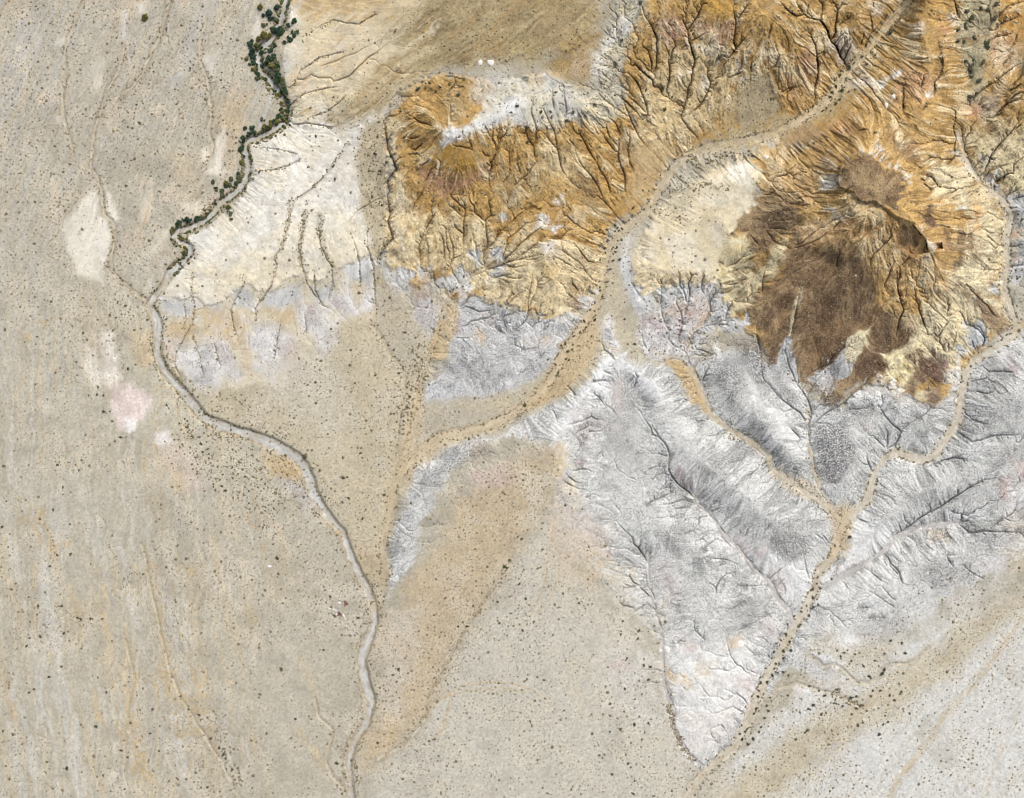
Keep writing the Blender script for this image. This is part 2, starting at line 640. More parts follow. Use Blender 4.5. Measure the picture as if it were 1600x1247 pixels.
# short side rills feeding every traced gully from both flanks
NTRACED = len(GUL)
def side_rills():
    rg = random.Random(41); out = []
    for w0, w1, dep, p in GUL[:NTRACED]:
        mx, my = p[len(p) // 2]
        grey = my > 470 and mx > 600
        if mx < 600 and my < 470: gap, Lr, pr = 13, (5, 12), .5
        elif grey: gap, Lr, pr = 5.0, (5, 15), .85
        else: gap, Lr, pr = 6.5, (5, 14), .75
        acc = rg.uniform(0, gap); side = 1
        for i in range(len(p) - 1):
            ax, ay = p[i]; bx, by = p[i + 1]; L = math.hypot(bx - ax, by - ay)
            if L < .5: continue
            tx, ty = (bx - ax) / L, (by - ay) / L
            while acc < L:
                if rg.random() < pr:
                    side = -side if rg.random() < .75 else side
                    x, y = ax + tx * acc, ay + ty * acc
                    an = rg.uniform(.6, 1.25); ln = rg.uniform(*Lr) * rg.uniform(.6, 1.1)
                    dx = -tx * math.cos(an) - side * ty * math.sin(an); dy = -ty * math.cos(an) + side * tx * math.sin(an)
                    cv = rg.uniform(-.3, .3)
                    out.append((.3, .75, min(dep, 2.6) * rg.uniform(.35, .65), [(x + ln * (dx - cv * dy), y + ln * (dy + cv * dx)), (x + .5 * ln * dx, y + .5 * ln * dy), (x, y)]))
                acc += gap * rg.uniform(.6, 1.5)
            acc -= L
    return out
GUL += side_rills()
# ------------------------------------------------------------------ terrain heights: ridges, washes, then running water
def base_plane(v): return (1247.0 - v) * 0.5 * 0.018
HPTS = []   # (x, y, height above the base plane)
def hp(s):
    for a in s.split():
        q = a.split(','); HPTS.append((float(q[0]), float(q[1]), float(q[2])))
HL = []     # ridge lines: points with heights
def hl(s): HL.append([tuple(map(float, a.split(','))) for a in s.split()])
# western plain
hp('-90,-90,8 100,60,8 40,300,7 60,550,7 120,700,6 60,900,6 100,1180,5 -90,1300,5 -90,600,8 300,1000,4.5 420,1150,4 340,800,4.5 440,950,3.5 330,120,7 260,250,6 350,200,6 220,330,5.5 300,30,8 200,520,5 160,590,5.5 200,660,4.5')
# cream dome and yellow upper slopes
hl('700,20,27 640,60,22 600,110,18 565,160,16 550,220,13 530,290,11 515,350,9')
hl('550,220,13 470,260,8.5 410,300,6 370,350,5 300,410,4')
hp('450,80,8 450,30,9 460,150,8 430,230,6.5 480,330,9 440,400,7 400,350,6 360,420,6 310,450,5 560,330,9 550,400,7.5 500,400,7 340,500,3.5 320,580,1.8 430,520,3 490,520,2 540,470,3 450,560,1.2 560,480,2 380,590,0.8')
# olive plateau and white shoulder
hl('830,-60,31 840,30,32 860,80,31')
hp('760,30,29 700,-60,28 900,40,30 930,-40,29 760,100,27 690,110,23')
hl('660,170,24 690,205,31 740,195,30 800,170,30 860,150,29 915,170,25')
hp('640,230,15 640,310,10 625,430,5 620,390,7 660,250,20 720,250,25 800,240,20 690,330,11 745,300,14 780,350,10 680,400,6.5 740,420,5 830,300,13 900,250,16 660,470,2.5 690,500,2')
hl('850,310,13 870,370,16 850,410,13 880,470,8 876,505,6')
hp('930,410,4 800,430,9 790,470,6 765,480,5 820,500,4 700,560,4 730,560,5.5 720,620,1.5 850,560,3.5 900,500,3 820,590,2.5')
# northern hills
hl('1000,-60,30 1020,20,28 1040,80,20 1040,150,10')
hl('1100,-60,32 1110,20,27 1105,70,20 1090,150,9')
hl('1210,-60,33 1200,40,30 1190,90,22 1140,130,14 1110,190,6')
hl('1240,30,29 1250,100,18 1230,150,8')
hp('1010,-10,26 980,80,18 990,150,13 1010,220,8 960,240,11 985,300,6 940,180,18 950,60,22 930,130,22 965,20,24')
hl('1300,-60,28 1285,40,22') 
hl('1350,-60,28 1340,40,22 1330,80,15')
hl('1450,-60,32 1430,40,26 1460,90,30 1455,150,33 1430,190,40')
hp('1190,180,4 1150,200,2.5 1250,200,5 1290,110,5')
# brown hill and its caps
hl('1320,260,46 1345,245,48 1380,290,47 1400,310,46 1420,350,44 1450,380,38 1470,430,26 1480,470,17')
hp('1330,310,47 1350,340,46 1380,350,45 1300,290,40 1290,250,34 1350,200,38 1380,215,40 1420,240,40 1450,270,36 1460,320,36 1440,400,36 1400,420,34 1350,400,37 1300,380,34 1270,330,31 1240,290,24 1210,260,15 1180,250,10 1170,300,13 1200,380,19 1250,420,24 1300,450,24 1350,470,22 1400,470,23 1440,460,19 1290,500,16 1220,470,15 1180,430,12 1170,490,7 1240,550,8 1300,560,8 1370,530,10 1340,590,5 1280,600,4 1440,530,9 1480,530,6 1500,480,8 1530,440,7 1510,390,13 1490,340,20 1530,330,9 1480,260,24 1500,300,12 1440,580,5 1420,620,3 1200,580,3.5 1480,590,3 1550,490,4.5 1540,380,5')
# north-east hill
hl('1680,0,34 1620,80,28 1590,140,22 1570,200,14')
hp('1570,20,15 1600,260,12 1560,260,9 1590,330,8 1640,350,10 1600,400,7 1640,420,8 1680,200,24 1525,40,6 1520,110,5 1540,0,7 1480,30,20 1475,200,28 1520,170,4')
# cream lobe
hl('1185,255,11 1140,290,12 1100,330,12 1050,390,8.5 1015,430,6')
hp('1080,280,5 1120,400,10 1080,430,7.5 1150,360,12 1150,450,8.5 1150,490,6 1030,470,3.5 1100,480,3.5 1010,510,3 1040,530,3 1060,350,7 985,430,2 980,520,2.2 960,470,1.5')
# grey hills
hl('955,510,5.8 965,550,8.2 940,580,9.3 910,610,10.4 880,650,10.4 870,700,10.4 880,760,9.8 920,830,8.7 940,900,8.2')
hl('985,575,9.3 1020,600,9.3 1040,650,9.3 1080,700,10.4 1130,750,9.8 1180,790,8.2 1230,830,5.8')
hp('1000,700,6.4 960,720,5.8 1000,780,7.5 1050,830,7.5 1090,870,7.0 1120,940,5.8 1090,980,5.2 1150,1010,4.1 1100,1060,4.1 1130,1120,2.9 960,930,6.4 980,1020,5.2 930,800,8.7 1240,900,3.4 1200,860,5.2')
hl('1130,590,7.0 1160,640,7.5 1210,680,7.5 1240,730,4.6')
hp('1200,620,7.0 1240,660,6.4 1290,680,7.0 1320,720,7.5 1330,680,7.5 1310,650,7.0 1370,660,6.4 1400,640,5.8 1450,660,7.0 1430,690,4.6 1300,760,3.4')
hl('1680,560,15.0 1600,600,12.7 1560,620,11.6 1520,680,9.3 1490,740,8.7 1430,770,9.3 1380,800,7.5 1350,850,4.6')
hl('1680,760,15.0 1610,760,12.7 1570,800,10.4 1500,850,8.2 1430,880,7.0 1370,920,5.2')
hp('1560,700,11.6 1600,690,12.7 1590,540,8.2 1560,560,5.8 1460,790,5.8 1540,740,9.3 1440,960,7.0 1530,900,9.3 1600,860,11.6')
hp('640,790,6.4 660,730,6.4 700,700,6.4 760,690,7.0 810,680,8.2 840,700,9.3 620,850,5.2 640,900,5.2 680,800,7.0 750,760,8.2 820,760,9.8 780,850,8.7 720,900,7.0 700,980,5.8 640,1000,4.4 640,1100,3.4')
# southern plain
hp('850,900,7.5 860,1000,6.5 760,1000,5.5 800,1100,5 700,1150,4 650,1230,2.5 800,1240,4 950,1100,5 980,1200,3.5 1100,1320,2 900,1330,4 1300,1000,3.5 1300,1050,4 1260,1120,3.5 1400,1000,6 1400,1100,7 1300,1180,5 1500,1000,8.5 1560,1100,9 1500,1200,8 1350,1230,5.5 1680,950,12 1680,1330,9 1230,1220,3.5 1600,1000,10')
# fan of tan sand between the washes
hp('560,600,2.2 600,700,1.5 480,640,1.2 520,700,1.2 560,780,1.2 580,850,1.0 660,660,1.2 740,640,1 620,480,2.5 590,560,2')

# membrane through all of it, coarse to fine
def membrane():
    step0 = 6.25
    lv = [8, 4, 2, 1]
    z = None
    for m in lv:
        st = step0 * m
        nx = int((1600 + 2 * MARG) / st) + 1; ny = int((1247 + 2 * MARG) / st) + 1
        fix = np.zeros((ny, nx), bool); val = np.zeros((ny, nx)); cnt = np.zeros((ny, nx))
        def put(x, y, h):
            i = int(round((x + MARG) / st)); j = int(round((y + MARG) / st))
            if 0 <= i < nx and 0 <= j < ny:
                val[j, i] += h; cnt[j, i] += 1; fix[j, i] = True
        def run(pts, hf):
            for a in range(len(pts) - 1):
                L = math.dist(pts[a][:2], pts[a + 1][:2]); n = max(1, int(L / (st * 0.6)))
                for q in range(n + 1):
                    t = q / n
                    x = pts[a][0] + t * (pts[a + 1][0] - pts[a][0]); y = pts[a][1] + t * (pts[a + 1][1] - pts[a][1])
                    put(x, y, hf(a, t, x, y))
        for x, y, h in HPTS: put(x, y, h)
        for ln in HL: run(ln, lambda a, t, x, y: ln[a][2] * (1 - t) + ln[a + 1][2] * t)
        run(RIVER, lambda a, t, x, y: 0.0)
        for w0, w1, p in SANDY:
            up = 5.0 if p[0][1] < 300 and p[0][0] > 1200 else 1.0
            n = len(p)
            run(p, lambda a, t, x, y: 0.3 + up * max(0.0, 1 - (a + t) / (0.35 * n)))
        for w0, w1, p in GREYWASH: run(p, lambda a, t, x, y: 0.8)
        for w0, w1, p in PLAINWASH:
            if p[0][0] < 300: run(p, lambda a, t, x, y: 5.5 - 3.5 * min(1, max(0, y / 470)))
        fv = np.where(cnt > 0, val / np.maximum(cnt, 1), 0)
        z = np.full((ny, nx), fv[fix].mean()) if z is None else resize(z.astype(np.float32), ny, nx).astype(np.float64)
        for _ in range(160):
            z[fix] = fv[fix]
            p = np.pad(z, 1, mode='edge')
            z = (p[:-2, 1:-1] + p[2:, 1:-1] + p[1:-1, :-2] + p[1:-1, 2:]) * 0.25
        z[fix] = fv[fix] * 0.6 + z[fix] * 0.4
    return z.astype(np.float32)
HB = resize(blur(membrane(), 1), NY, NX)
HB = blur(HB, 2)

# how easily each patch washes away: outline, strength
EROD = np.zeros((NY, NX), np.float32)
for val, pts in [
    (1.0, parse('590,170 640,120 700,110 760,130 860,110 930,130 940,60 960,-60 1500,-110 1710,-110 1710,520 1560,520 1500,600 1420,650 1300,640 1180,560 1090,540 1000,560 985,430 1000,360 1040,300 1060,250 1010,330 950,380 940,450 880,540 800,610 660,620 650,580 700,470 640,500 590,430')),
    (0.55, parse('450,0 700,0 690,60 600,170 590,430 590,480 520,520 440,590 300,600 250,500 300,400 400,250 450,150')),
    (0.85, parse('960,520 1090,560 1300,640 1500,620 1700,540 1700,840 1480,900 1380,960 1250,1010 1180,1120 1110,1180 1060,1150 1000,960 900,900 850,720 800,690 640,730 612,800 606,930 660,880 760,740 850,660')),
    (0.32, parse('420,-110 940,-110 930,60 900,110 760,100 640,100 450,100')),
    (0.35, parse('1010,420 1010,360 1080,270 1180,250 1190,330 1130,430'))]:
    w, sd = polysd(pts, 30, 6)
    a = sstep(-14, 14, sd); EROD[w] = np.maximum(EROD[w] * (1 - a), 0) + a * val
ERODC = EROD.copy()
rug, sdr = polysd(parse('1130,330 1180,250 1300,190 1440,190 1540,280 1570,400 1540,540 1440,640 1300,640 1180,560 1120,440'), 40, 6)
RUG = np.zeros((NY, NX), np.float32); RUG[rug] = sstep(-25, 25, sdr)
for val, pts in [(.4, parse('1240,375 1275,350 1310,350 1350,400 1380,440 1370,480 1400,500 1430,500 1425,540 1400,570 1370,590 1320,610 1300,640 1280,610 1240,590 1200,570 1190,520 1180,480 1190,450 1220,420')), (.12, parse('1312,290 1314,262 1325,247 1345,238 1362,242 1385,264 1408,270 1413,292 1418,310 1408,325 1420,340 1430,352 1402,338 1385,323 1365,313 1345,313 1335,298')),
    (.2, parse('1398,365 1410,350 1425,352 1445,375 1450,395 1430,400 1405,385')), (.35, parse('690,205 740,190 780,160 860,130 905,155 915,170 890,188 820,195 740,200 705,215')),
    (.12, parse('1150,150 1200,112 1222,172 1268,180 1298,152 1320,122 1342,132 1322,180 1290,208 1220,232 1150,240 1092,240 1078,226 1130,192')), (.35, parse('1000,230 1030,215 1060,235 1035,275 1010,325 970,350 960,330 985,290')), (.3, parse('700,215 760,225 770,250 700,262 670,245'))]:
    w, sd = polysd(pts, 16, 3)
    a = sstep(-5, 5, sd); EROD[w] = EROD[w] * (1 - a) + a * val
w, sd = polysd(parse('255,480 330,475 430,440 520,430 590,410 590,480 540,500 480,570 380,600 300,620 270,580'), 30, 6)
EROD[w] = np.maximum(EROD[w], 0.6 * sstep(-10, 10, sd))
FLAT = np.zeros((NY, NX), np.float32)       # 1 on wash beds
RIVSD = None
def wash_mask(p, w0, w1, warp=1.2):
    w, d, f = linesd(p, 16, warp, 0.6)
    if w is None: return None
    ln = sum(math.dist(p[i], p[i + 1]) for i in range(len(p) - 1))
    hw = (w0 + (w1 - w0) * f) * 0.5 * (1 + 0.45 * vnoise(f * ln / 22, f * 0 + len(p) + .5, 401) + 0.2 * vnoise(f * ln / 7, f * 0 + len(p) + .5, 402))
    return w, d - hw
def river_mask():
    w, d, f = linesd(RIVER, 18, 1.2, 0.6)
    hw = np.interp(f, [q[0] for q in RIVER_W], [q[1] for q in RIVER_W]).astype(np.float32) * 0.62 * (1 + 0.42 * vnoise(f * 60, f * 0 + .5, 403) + 0.15 * vnoise(f * 210, f * 0 + .5, 404))
    return w, d - hw
WASH = []       # (slice, signed distance, bank depth, bank width)
WASH.append(river_mask() + (2.0, 4.5))
for w0, w1, p in SANDY: WASH.append(wash_mask(p, w0, w1) + (0.6, 3.5))
for w0, w1, p in GREYWASH: WASH.append(wash_mask(p, w0, w1) + (1.0, 2.5))
for w0, w1, p in PLAINWASH: WASH.append(wash_mask(p, w0, w1, 2.5) + (0.7, 3.0))

H = HB + base_plane(VV).astype(np.float32)
GREYM = np.zeros((NY, NX), np.float32)
for t_ in ('960,520 1090,560 1300,640 1500,620 1700,540 1700,840 1480,900 1380,960 1250,1010 1180,1120 1110,1180 1060,1150 1000,960 900,900 850,720 800,690 640,730 612,800 606,930 660,880 760,740 850,660', '650,480 700,450 760,480 880,515 915,500 880,560 800,615 660,625', '250,480 590,420 590,500 480,580 300,620'):
    w, sd = polysd(parse(t_), 20, 5); GREYM[w] = np.maximum(GREYM[w], sstep(-10, 10, sd))
H += EROD * (1.5 * fbm(30, 4, 51) + 0.5 * (1 - 0.7 * GREYM) * fbm(8, 3, 61)) + (1 - EROD) * 0.22 * fbm(60, 3, 71) + RUG * (4.0 * fbm(70, 3, 83) + 1.5 * fbm(22, 3, 85))
for q in WASH:
    w, sd, dep, bw = q
    H[w] -= dep * (1 - sstep(0, bw, sd))
    FLAT[w] = np.maximum(FLAT[w], 1 - sstep(-2.5, 1.0, sd))
GINC = np.zeros((NY, NX), np.float32)       # traced gully depth
GPROX = np.zeros((NY, NX), np.float32)
for w0, w1, dep, p in GUL:
    w, d, f = linesd(p, 5 if len(p) == 3 else 9, 1.6, 0.9)
    if w is None: continue
    hw = (w0 + (w1 - w0) * f)
    dd = dep * np.clip(f * 2.2 + 0.12, 0, 1) * np.clip((1 - f) * 7 + .35, 0, 1)
    GINC[w] = np.maximum(GINC[w], dd * np.clip(1 - d / (hw * 0.75 + 0.75), 0, 1))
    GPROX[w] = np.maximum(GPROX[w], np.clip(1 - d / (hw * 2.2 + 2.0), 0, 1))
H -= 0.7 * GINC

def step(txt, dz, f=2.0, wp=2.0):
    w, sd = polysd(parse(txt), 12, wp); H[w] += dz * sstep(-f, f, sd + 1.0 * fbm(6, 2, 91, UU[w], VV[w]))
STEPS = [('1308,285 1312,260 1325,245 1345,236 1362,240 1385,262 1410,268 1415,290 1420,310 1410,325 1425,340 1432,352 1402,340 1385,325 1365,315 1345,315 1335,300 1312,292', 3.0), ('1398,365 1410,350 1425,352 1445,375 1450,395 1430,400 1405,385', -4.0), ('1461,381 1470,380 1471,389 1462,390', -6.0), ('1447,272 1456,274 1452,284 1445,280', -2.5), ('1463,283 1473,287 1468,294 1462,291', -2.5), ('1452,294 1459,295 1456,301 1451,299', -2.0), ('1402,290 1414,278 1420,305 1415,315 1440,315 1432,322 1418,318 1405,305', -1.5)]
def fill_pits(h):
    import heapq
    ny, nx = h.shape; z = h.ravel().tolist(); n = nx * ny
    done = bytearray(n); heap = []
    for i in range(nx):
        for k in (i, (ny - 1) * nx + i):
            if not done[k]: done[k] = 1; heap.append((z[k], k))
    for j in range(ny):
        for k in (j * nx, j * nx + nx - 1):
            if not done[k]: done[k] = 1; heap.append((z[k], k))
    heapq.heapify(heap); push, pop = heapq.heappush, heapq.heappop
    offs = (-nx - 1, -nx, -nx + 1, -1, 1, nx - 1, nx, nx + 1)
    while heap:
        zz, k = pop(heap)
        x = k % nx
        if x == 0 or x == nx - 1 or k < nx or k >= n - nx:
            cand = [k + o for o in offs if 0 <= k + o < n and abs((k + o) % nx - x) <= 1]
        else:
            cand = [k + o for o in offs]
        for c in cand:
            if not done[c]:
                done[c] = 1
                if z[c] <= zz: z[c] = zz + 2e-4
                push(heap, (z[c], c))
    return np.array(z, np.float32).reshape(ny, nx)

def flow(h, cell):
    """steepest neighbour, distance, and the cells ordered from outlet to head"""
    ny, nx = h.shape; n = nx * ny
    rg = np.random.RandomState(int(abs(h).sum()) % 100000)
    best = np.zeros((ny, nx), np.float32); rc = np.arange(n).reshape(ny, nx).copy(); rd = np.full((ny, nx), cell, np.float32)
    idx = np.arange(n).reshape(ny, nx)
    for dj in (-1, 0, 1):
        for di in (-1, 0, 1):
            if not (di or dj): continue
            a = (slice(max(0, -dj), ny - max(0, dj)), slice(max(0, -di), nx - max(0, di)))
            b = (slice(max(0, dj), ny - max(0, -dj)), slice(max(0, di), nx - max(0, -di)))
            L = cell * math.hypot(di, dj)
            s = (h[a] - h[b]) / L * (0.55 + 0.9 * rg.rand(*h[a].shape).astype(np.float32))
            m = s > best[a]
            best[a] = np.where(m, s, best[a]); rc[a] = np.where(m, idx[b], rc[a]); rd[a] = np.where(m, L, rd[a])
    rc = rc.ravel(); rd = rd.ravel()
    order = np.argsort(h.ravel(), kind='stable')     # low to high: receivers always come first
    return rc, rd, order

def levels(rc):
    n = len(rc)
    roots = np.where(rc == np.arange(n))[0]
    don = np.argsort(rc, kind='stable'); cnt = np.bincount(rc, minlength=n); start = np.concatenate(([0], np.cumsum(cnt)))
    out = [roots]; cur = roots; first = True
    while len(cur):
        c = cnt[cur]; tot = int(c.sum())
        if tot == 0: break
        base = np.repeat(start[cur], c); off = np.arange(tot) - np.repeat(np.cumsum(c) - c, c)
        nxt = don[base + off]
        if first: nxt = nxt[rc[nxt] != nxt]; first = False
        out.append(nxt); cur = nxt
    return out

def erode(h, K, its, cell, mexp=0.45, dt=1.0, diff=0.04):
    for it in range(its):
        rc, rd, _ = flow(h, cell)
        lv = levels(rc)
        A = np.full(h.size, cell * cell, np.float32)
        for l in lv[:0:-1]: np.add.at(A, rc[l], A[l])
        z = h.ravel().astype(np.float64).copy(); F = (K.ravel() * A ** mexp * dt / rd)
        for l in lv[1:]:
            z[l] = (z[l] + F[l] * z[rc[l]]) / (1 + F[l])
        h = z.reshape(h.shape).astype(np.float32)
        h = h + diff * (blur(h, 1) - h)
    return h, A.reshape(h.shape)

H0 = H.copy()
hs = resize(H, NY // 2, NX // 2); es = resize(EROD * (1 - FLAT), NY // 2, NX // 2)
hs = fill_pits(hs)
hs, As = erode(hs, 0.010 * es + 2e-5, 16, 2 * D * M_PX)
up = resize(hs - resize(H0, NY // 2, NX // 2), NY, NX)
H = H0 + up + EROD * 0.25 * (1 - 0.75 * GREYM) * fbm(6, 2, 77)
H = fill_pits(H)
H, AREA = erode(H, 0.010 * EROD * (1 - FLAT) + 1e-5, 8, D * M_PX, diff=0.025)
LA = np.log10(np.maximum(AREA, 1))
RILL = np.clip(LA - 1.1, 0, 2.2) * EROD * (1 - FLAT)          # every thread of running water, 0..2
H -= (0.28 + 0.14 * GREYM) * RILL * np.clip(EROD * 1.3, 0, 1)
H -= 0.38 * GINC * (1 - FLAT) * (0.75 + 0.5 * fbm(8, 2, 79))

def sample(a, x, y):
    i = np.clip((x + MARG) / D, 0, NX - 1.001); j = np.clip((y + MARG) / D, 0, NY - 1.001)
    return a[(j + 0.5).astype(np.int32), (i + 0.5).astype(np.int32)]
for t_, dz_ in STEPS: step(t_, dz_)
hb = blur(H, 5); GYs, GXs = np.gradient(hb, D * M_PX)
SL = np.hypot(GXs, GYs); gx_, gy_ = GXs / (SL + 1e-4), GYs / (SL + 1e-4)
def downslope(seed, pre, steps, st):
    """noise drawn out along the fall line: the rills and streaks that rain leaves"""
    nz = np.random.RandomState(seed).rand(NY, NX).astype(np.float32)
    if pre: nz = blur(nz, pre)
    nz = (nz - nz.mean()) / nz.std()
    acc = nz.copy(); n = 1
    for sg in (1, -1):
        x, y = UU.copy(), VV.copy()
        for _ in range(steps):
            vx, vy = sample(gx_, x, y), sample(gy_, x, y)
            x += sg * st * vx; y += sg * st * vy
            acc += sample(nz, x, y); n += 1
    acc /= n
    return ((acc - acc.mean()) / acc.std()).astype(np.float32)
RF = downslope(901, 0, 9, 1.6)      # fine
RM = downslope(902, 2, 14, 2.4)     # broad
RL = downslope(903, 5, 24, 3.0)     # long streaks
SLP = np.clip(SL / 0.35, 0, 1)
H += (EROD * (1 - FLAT) * SLP) * (0.22 * (1 - 0.3 * GREYM) * RF + 0.38 * RM)
# ------------------------------------------------------------------ ground colours (what the soil, clay, sand and rock are)
def lin(c, soil=True):
    c = np.asarray(c, np.float32)
    if soil: y = 0.3 * c[0] + 0.59 * c[1] + 0.11 * c[2]; c = y + 0.74 * (c - y) + np.array((-1, 1, 0), np.float32)
    c = c / 255.0
    return np.where(c <= 0.04045, c / 12.92, ((c + 0.055) / 1.055) ** 2.4).astype(np.float32)
RN = np.clip(RM * 0.55 + RF * 0.25, -1, 1)
N4 = fbm(4.5, 2, 101); N8 = fbm(9, 3, 111); N20 = fbm(22, 4, 121); N60 = fbm(65, 4, 131); N200 = fbm(220, 3, 141)
RNG = np.random.RandomState(5)
W1 = RNG.rand(NY, NX).astype(np.float32) * 2 - 1
W2 = blur(RNG.rand(NY, NX).astype(np.float32) * 2 - 1, 1) * 2.2
KST = np.clip(SLP * ERODC * 1.3, 0, 1)
NOI = {4: N4, 8: N8, 20: N20, 60: N60}
COL = np.zeros((NY, NX, 3), np.float32); COL[:] = lin((186, 176, 155))
SEG = np.zeros((NY, NX), np.int8)
GRAIN = np.full((NY, NX), 0.62, np.float32)        # strength of the fine grain
SPECK = np.zeros((NY, NX), np.float32)            # share of dark lag on pale clay
BARE = np.ones((NY, NX), np.float32)              # share of the ground where scrub can grow
def mix(w, a, c):
    COL[w] = COL[w] * (1 - a[..., None]) + lin(c) * a[..., None]
def lay(c, s, f=8, a=1.0, wp=4, gp=0, nz=None, seg=None, grain=None, speck=None, bare=None, k=(0, 0, 1), c2=None, nz2=20):
    pts = parse(s, *k)
    w, sd = polysd(pts, f + 25, wp)
    if w is None: return
    if gp: sd = sd - gp * GPROX[w]
    sd = sd + (0.5 * f + 1.2 if f > 4 else 1.0) * N8[w] + (0.5 * f if f > 4 else .5) * N20[w] + (1.2 if f > 4 else .7) * N4[w] + KST[w] * (4.0 * RM[w] + 3.0 * RL[w])
    if nz: sd = sd + nz[0] * NOI[nz[1]][w]
    f = f * 1.35 + 0.8
    al = sstep(-f, f, sd)
    if seg is not None: SEG[w] = np.where(al > 0.5, seg, SEG[w])
    if grain is not None: GRAIN[w] += (grain - GRAIN[w]) * al
    if speck is not None: SPECK[w] += (speck - SPECK[w]) * al
    if bare is not None: BARE[w] += (bare - BARE[w]) * al
    if c is None: return
    if c2 is None: mix(w, al * a, c)
    else:
        kk = np.clip(SLP[w] * ERODC[w] * 1.5, 0, 1)
        t = sstep(-0.35, 0.35, NOI[nz2][w] * (1 - 0.75 * kk) + 0.55 * RN[w] * kk)[..., None]
        cc = lin(c) * (1 - t) + lin(c2) * t
        COL[w] = COL[w] * (1 - (al * a)[..., None]) + cc * (al * a)[..., None]
def line(c, s, hw, f=1.5, a=1.0, wp=1.5, k=(0, 0, 1), nz=0.0, hw2=None, fade=False):
    pts = s if isinstance(s, list) else parse(s, *k)
    w, d, fr = linesd(pts, hw + f + 4, wp)
    if w is None: return
    h = hw if hw2 is None else hw + (hw2 - hw) * fr
    al = (1 - sstep(-f, f, d - h)) * a
    if fade: al = al * np.clip(fr * 2.0 + .1, 0, 1) * np.clip((1 - fr) * 7 + .3, 0, 1) * np.clip(.8 + .6 * N8[w], .2, 1)
    if nz: al = al * np.clip(0.65 + nz * N8[w], 0, 1)
    mix(w, al, c)

# streaks left by sheet wash: direction differs from place to place
def streak(dx, dy, across, along, seed):
    L = math.hypot(dx, dy); dx, dy = dx / L, dy / L
    p = UU * dy - VV * dx + 9 * WX; q = UU * dx + VV * dy
    return vnoise(p / across, q / along, seed) * 0.6 + vnoise(p / across * 2.3, q / along * 1.7, seed + 1) * 0.4
ST_NW = streak(-0.42, 1, 9, 130, 201); ST_W = streak(0.02, 1, 7, 150, 211); ST_SW = streak(0.22, 1, 13, 200, 221); ST_SE = streak(-0.75, 0.8, 8, 180, 231)
full = (slice(0, NY), slice(0, NX))
west = sstep(640, 380, UU + 0.15 * VV - 60)
nw = west * sstep(520, 300, VV); lw = west * sstep(650, 900, VV); mw = west * (1 - nw) * (1 - lw)
for wt, st, c1, c2 in ((nw, ST_NW, (203, 180, 146), (186, 181, 174)), (mw, ST_W, (200, 180, 146), (186, 182, 170)), (lw, ST_SW, (206, 184, 144), (201, 197, 188))):
    mix(full, wt * sstep(0.05, 0.75, st + 0.5 * N60) * 0.55, c1)
    mix(full, wt * sstep(0.0, 0.7, -st + 0.4 * N200) * 0.65, c2)
mix(full, west * sstep(0.1, 0.7, N60 + 0.3 * N20) * 0.25, (176, 168, 146))
mix(full, nw * sstep(0.15, 0.6, N20 + 0.5 * N60) * 0.4, (206, 176, 138))

fur = streak(0.0, 1, 3.2, 70, 241); fnw = streak(-0.42, 1, 3.4, 60, 251); fse = streak(-0.75, 0.8, 3.2, 70, 261)
def threads(wt, dx, dy, across, along, seed, c, a):
    n_ = streak(dx, dy, across, along, seed) + 0.25 * N20
    r_ = np.clip(1 - np.abs(n_) / 0.07, 0, 1) * sstep(-0.25, 0.35, vnoise(UU / 90, VV / 90, seed + 9) + 0.4 * N60)
    mix(full, wt * r_ * a, c)
threads(nw, -0.42, 1, 12, 110, 271, (212, 196, 166), .85); threads(nw, -0.36, 1, 20, 160, 273, (166, 148, 116), .55)
threads(west * (1 - nw), 0.04, 1, 12, 130, 281, (208, 182, 138), .8); threads(west * (1 - nw), 0.1, 1, 18, 170, 283, (212, 206, 194), .55); threads(west * (1 - nw), 0.15, 1, 26, 240, 285, (202, 168, 112), .75)
# southern and south-eastern plain
lay((201, 194, 178), '600,1180 700,1050 790,900 850,790 900,830 960,930 1010,1000 1050,1130 1090,1200 1060,1360 560,1360', f=14, c2=(196, 188, 170))
lay((214, 212, 206), '1060,1360 1150,1180 1250,1080 1330,1040 1500,960 1710,880 1710,1360', f=10, c2=(208, 205, 198))
lay((198, 178, 140), '1130,1260 1200,1170 1300,1110 1380,1060 1470,1000 1540,950 1640,890 1640,925 1560,985 1480,1060 1400,1110 1310,1170 1230,1230 1160,1290', f=12, wp=8, nz=(8, 20), a=0.85, c2=(194, 182, 152))
lay((200, 182, 146), '1120,1230 1180,1200 1200,1230 1160,1275 1110,1275', f=12, a=.6)
se = sstep(1040, 1260, UU + 0.4 * (VV - 1100)) * sstep(960, 1060, VV + 0.35 * (UU - 1400))
mix(full, se * sstep(0.1, 0.7, ST_SE + 0.2 * N60) * 0.4, (198, 180, 150))
for s, hw, a in (('1600,965 1560,1020 1520,1070 1480,1110 1460,1150 1425,1190 1395,1240 1385,1290', 5, .6), ('1580,985 1540,1050 1500,1100 1470,1130', 3, .5), ('1445,1168 1425,1195 1400,1222 1385,1250', 3, .65), ('1565,1165 1555,1195 1545,1225 1535,1255', 3, .7), ('1600,1095 1580,1140 1565,1170', 3, .35), ('1480,1110 1440,1165 1400,1215', 2, .5)):
    line((202, 170, 116), s, hw, 4, a, 2, nz=.8)
threads(se, -0.75, 0.8, 11, 150, 291, (200, 182, 150), .4); threads(se, -0.7, 0.8, 20, 200, 293, (222, 219, 213), .5)
threads(sstep(600, 700, UU) * sstep(1060, 980, UU + 0.2 * (VV - 1000)) * sstep(860, 960, VV), 0.1, 1, 30, 160, 295, (206, 188, 152), .35)
lay((212, 209, 203), '1480,1110 1600,1000 1650,1100 1560,1280 1400,1290', f=40, a=.5)

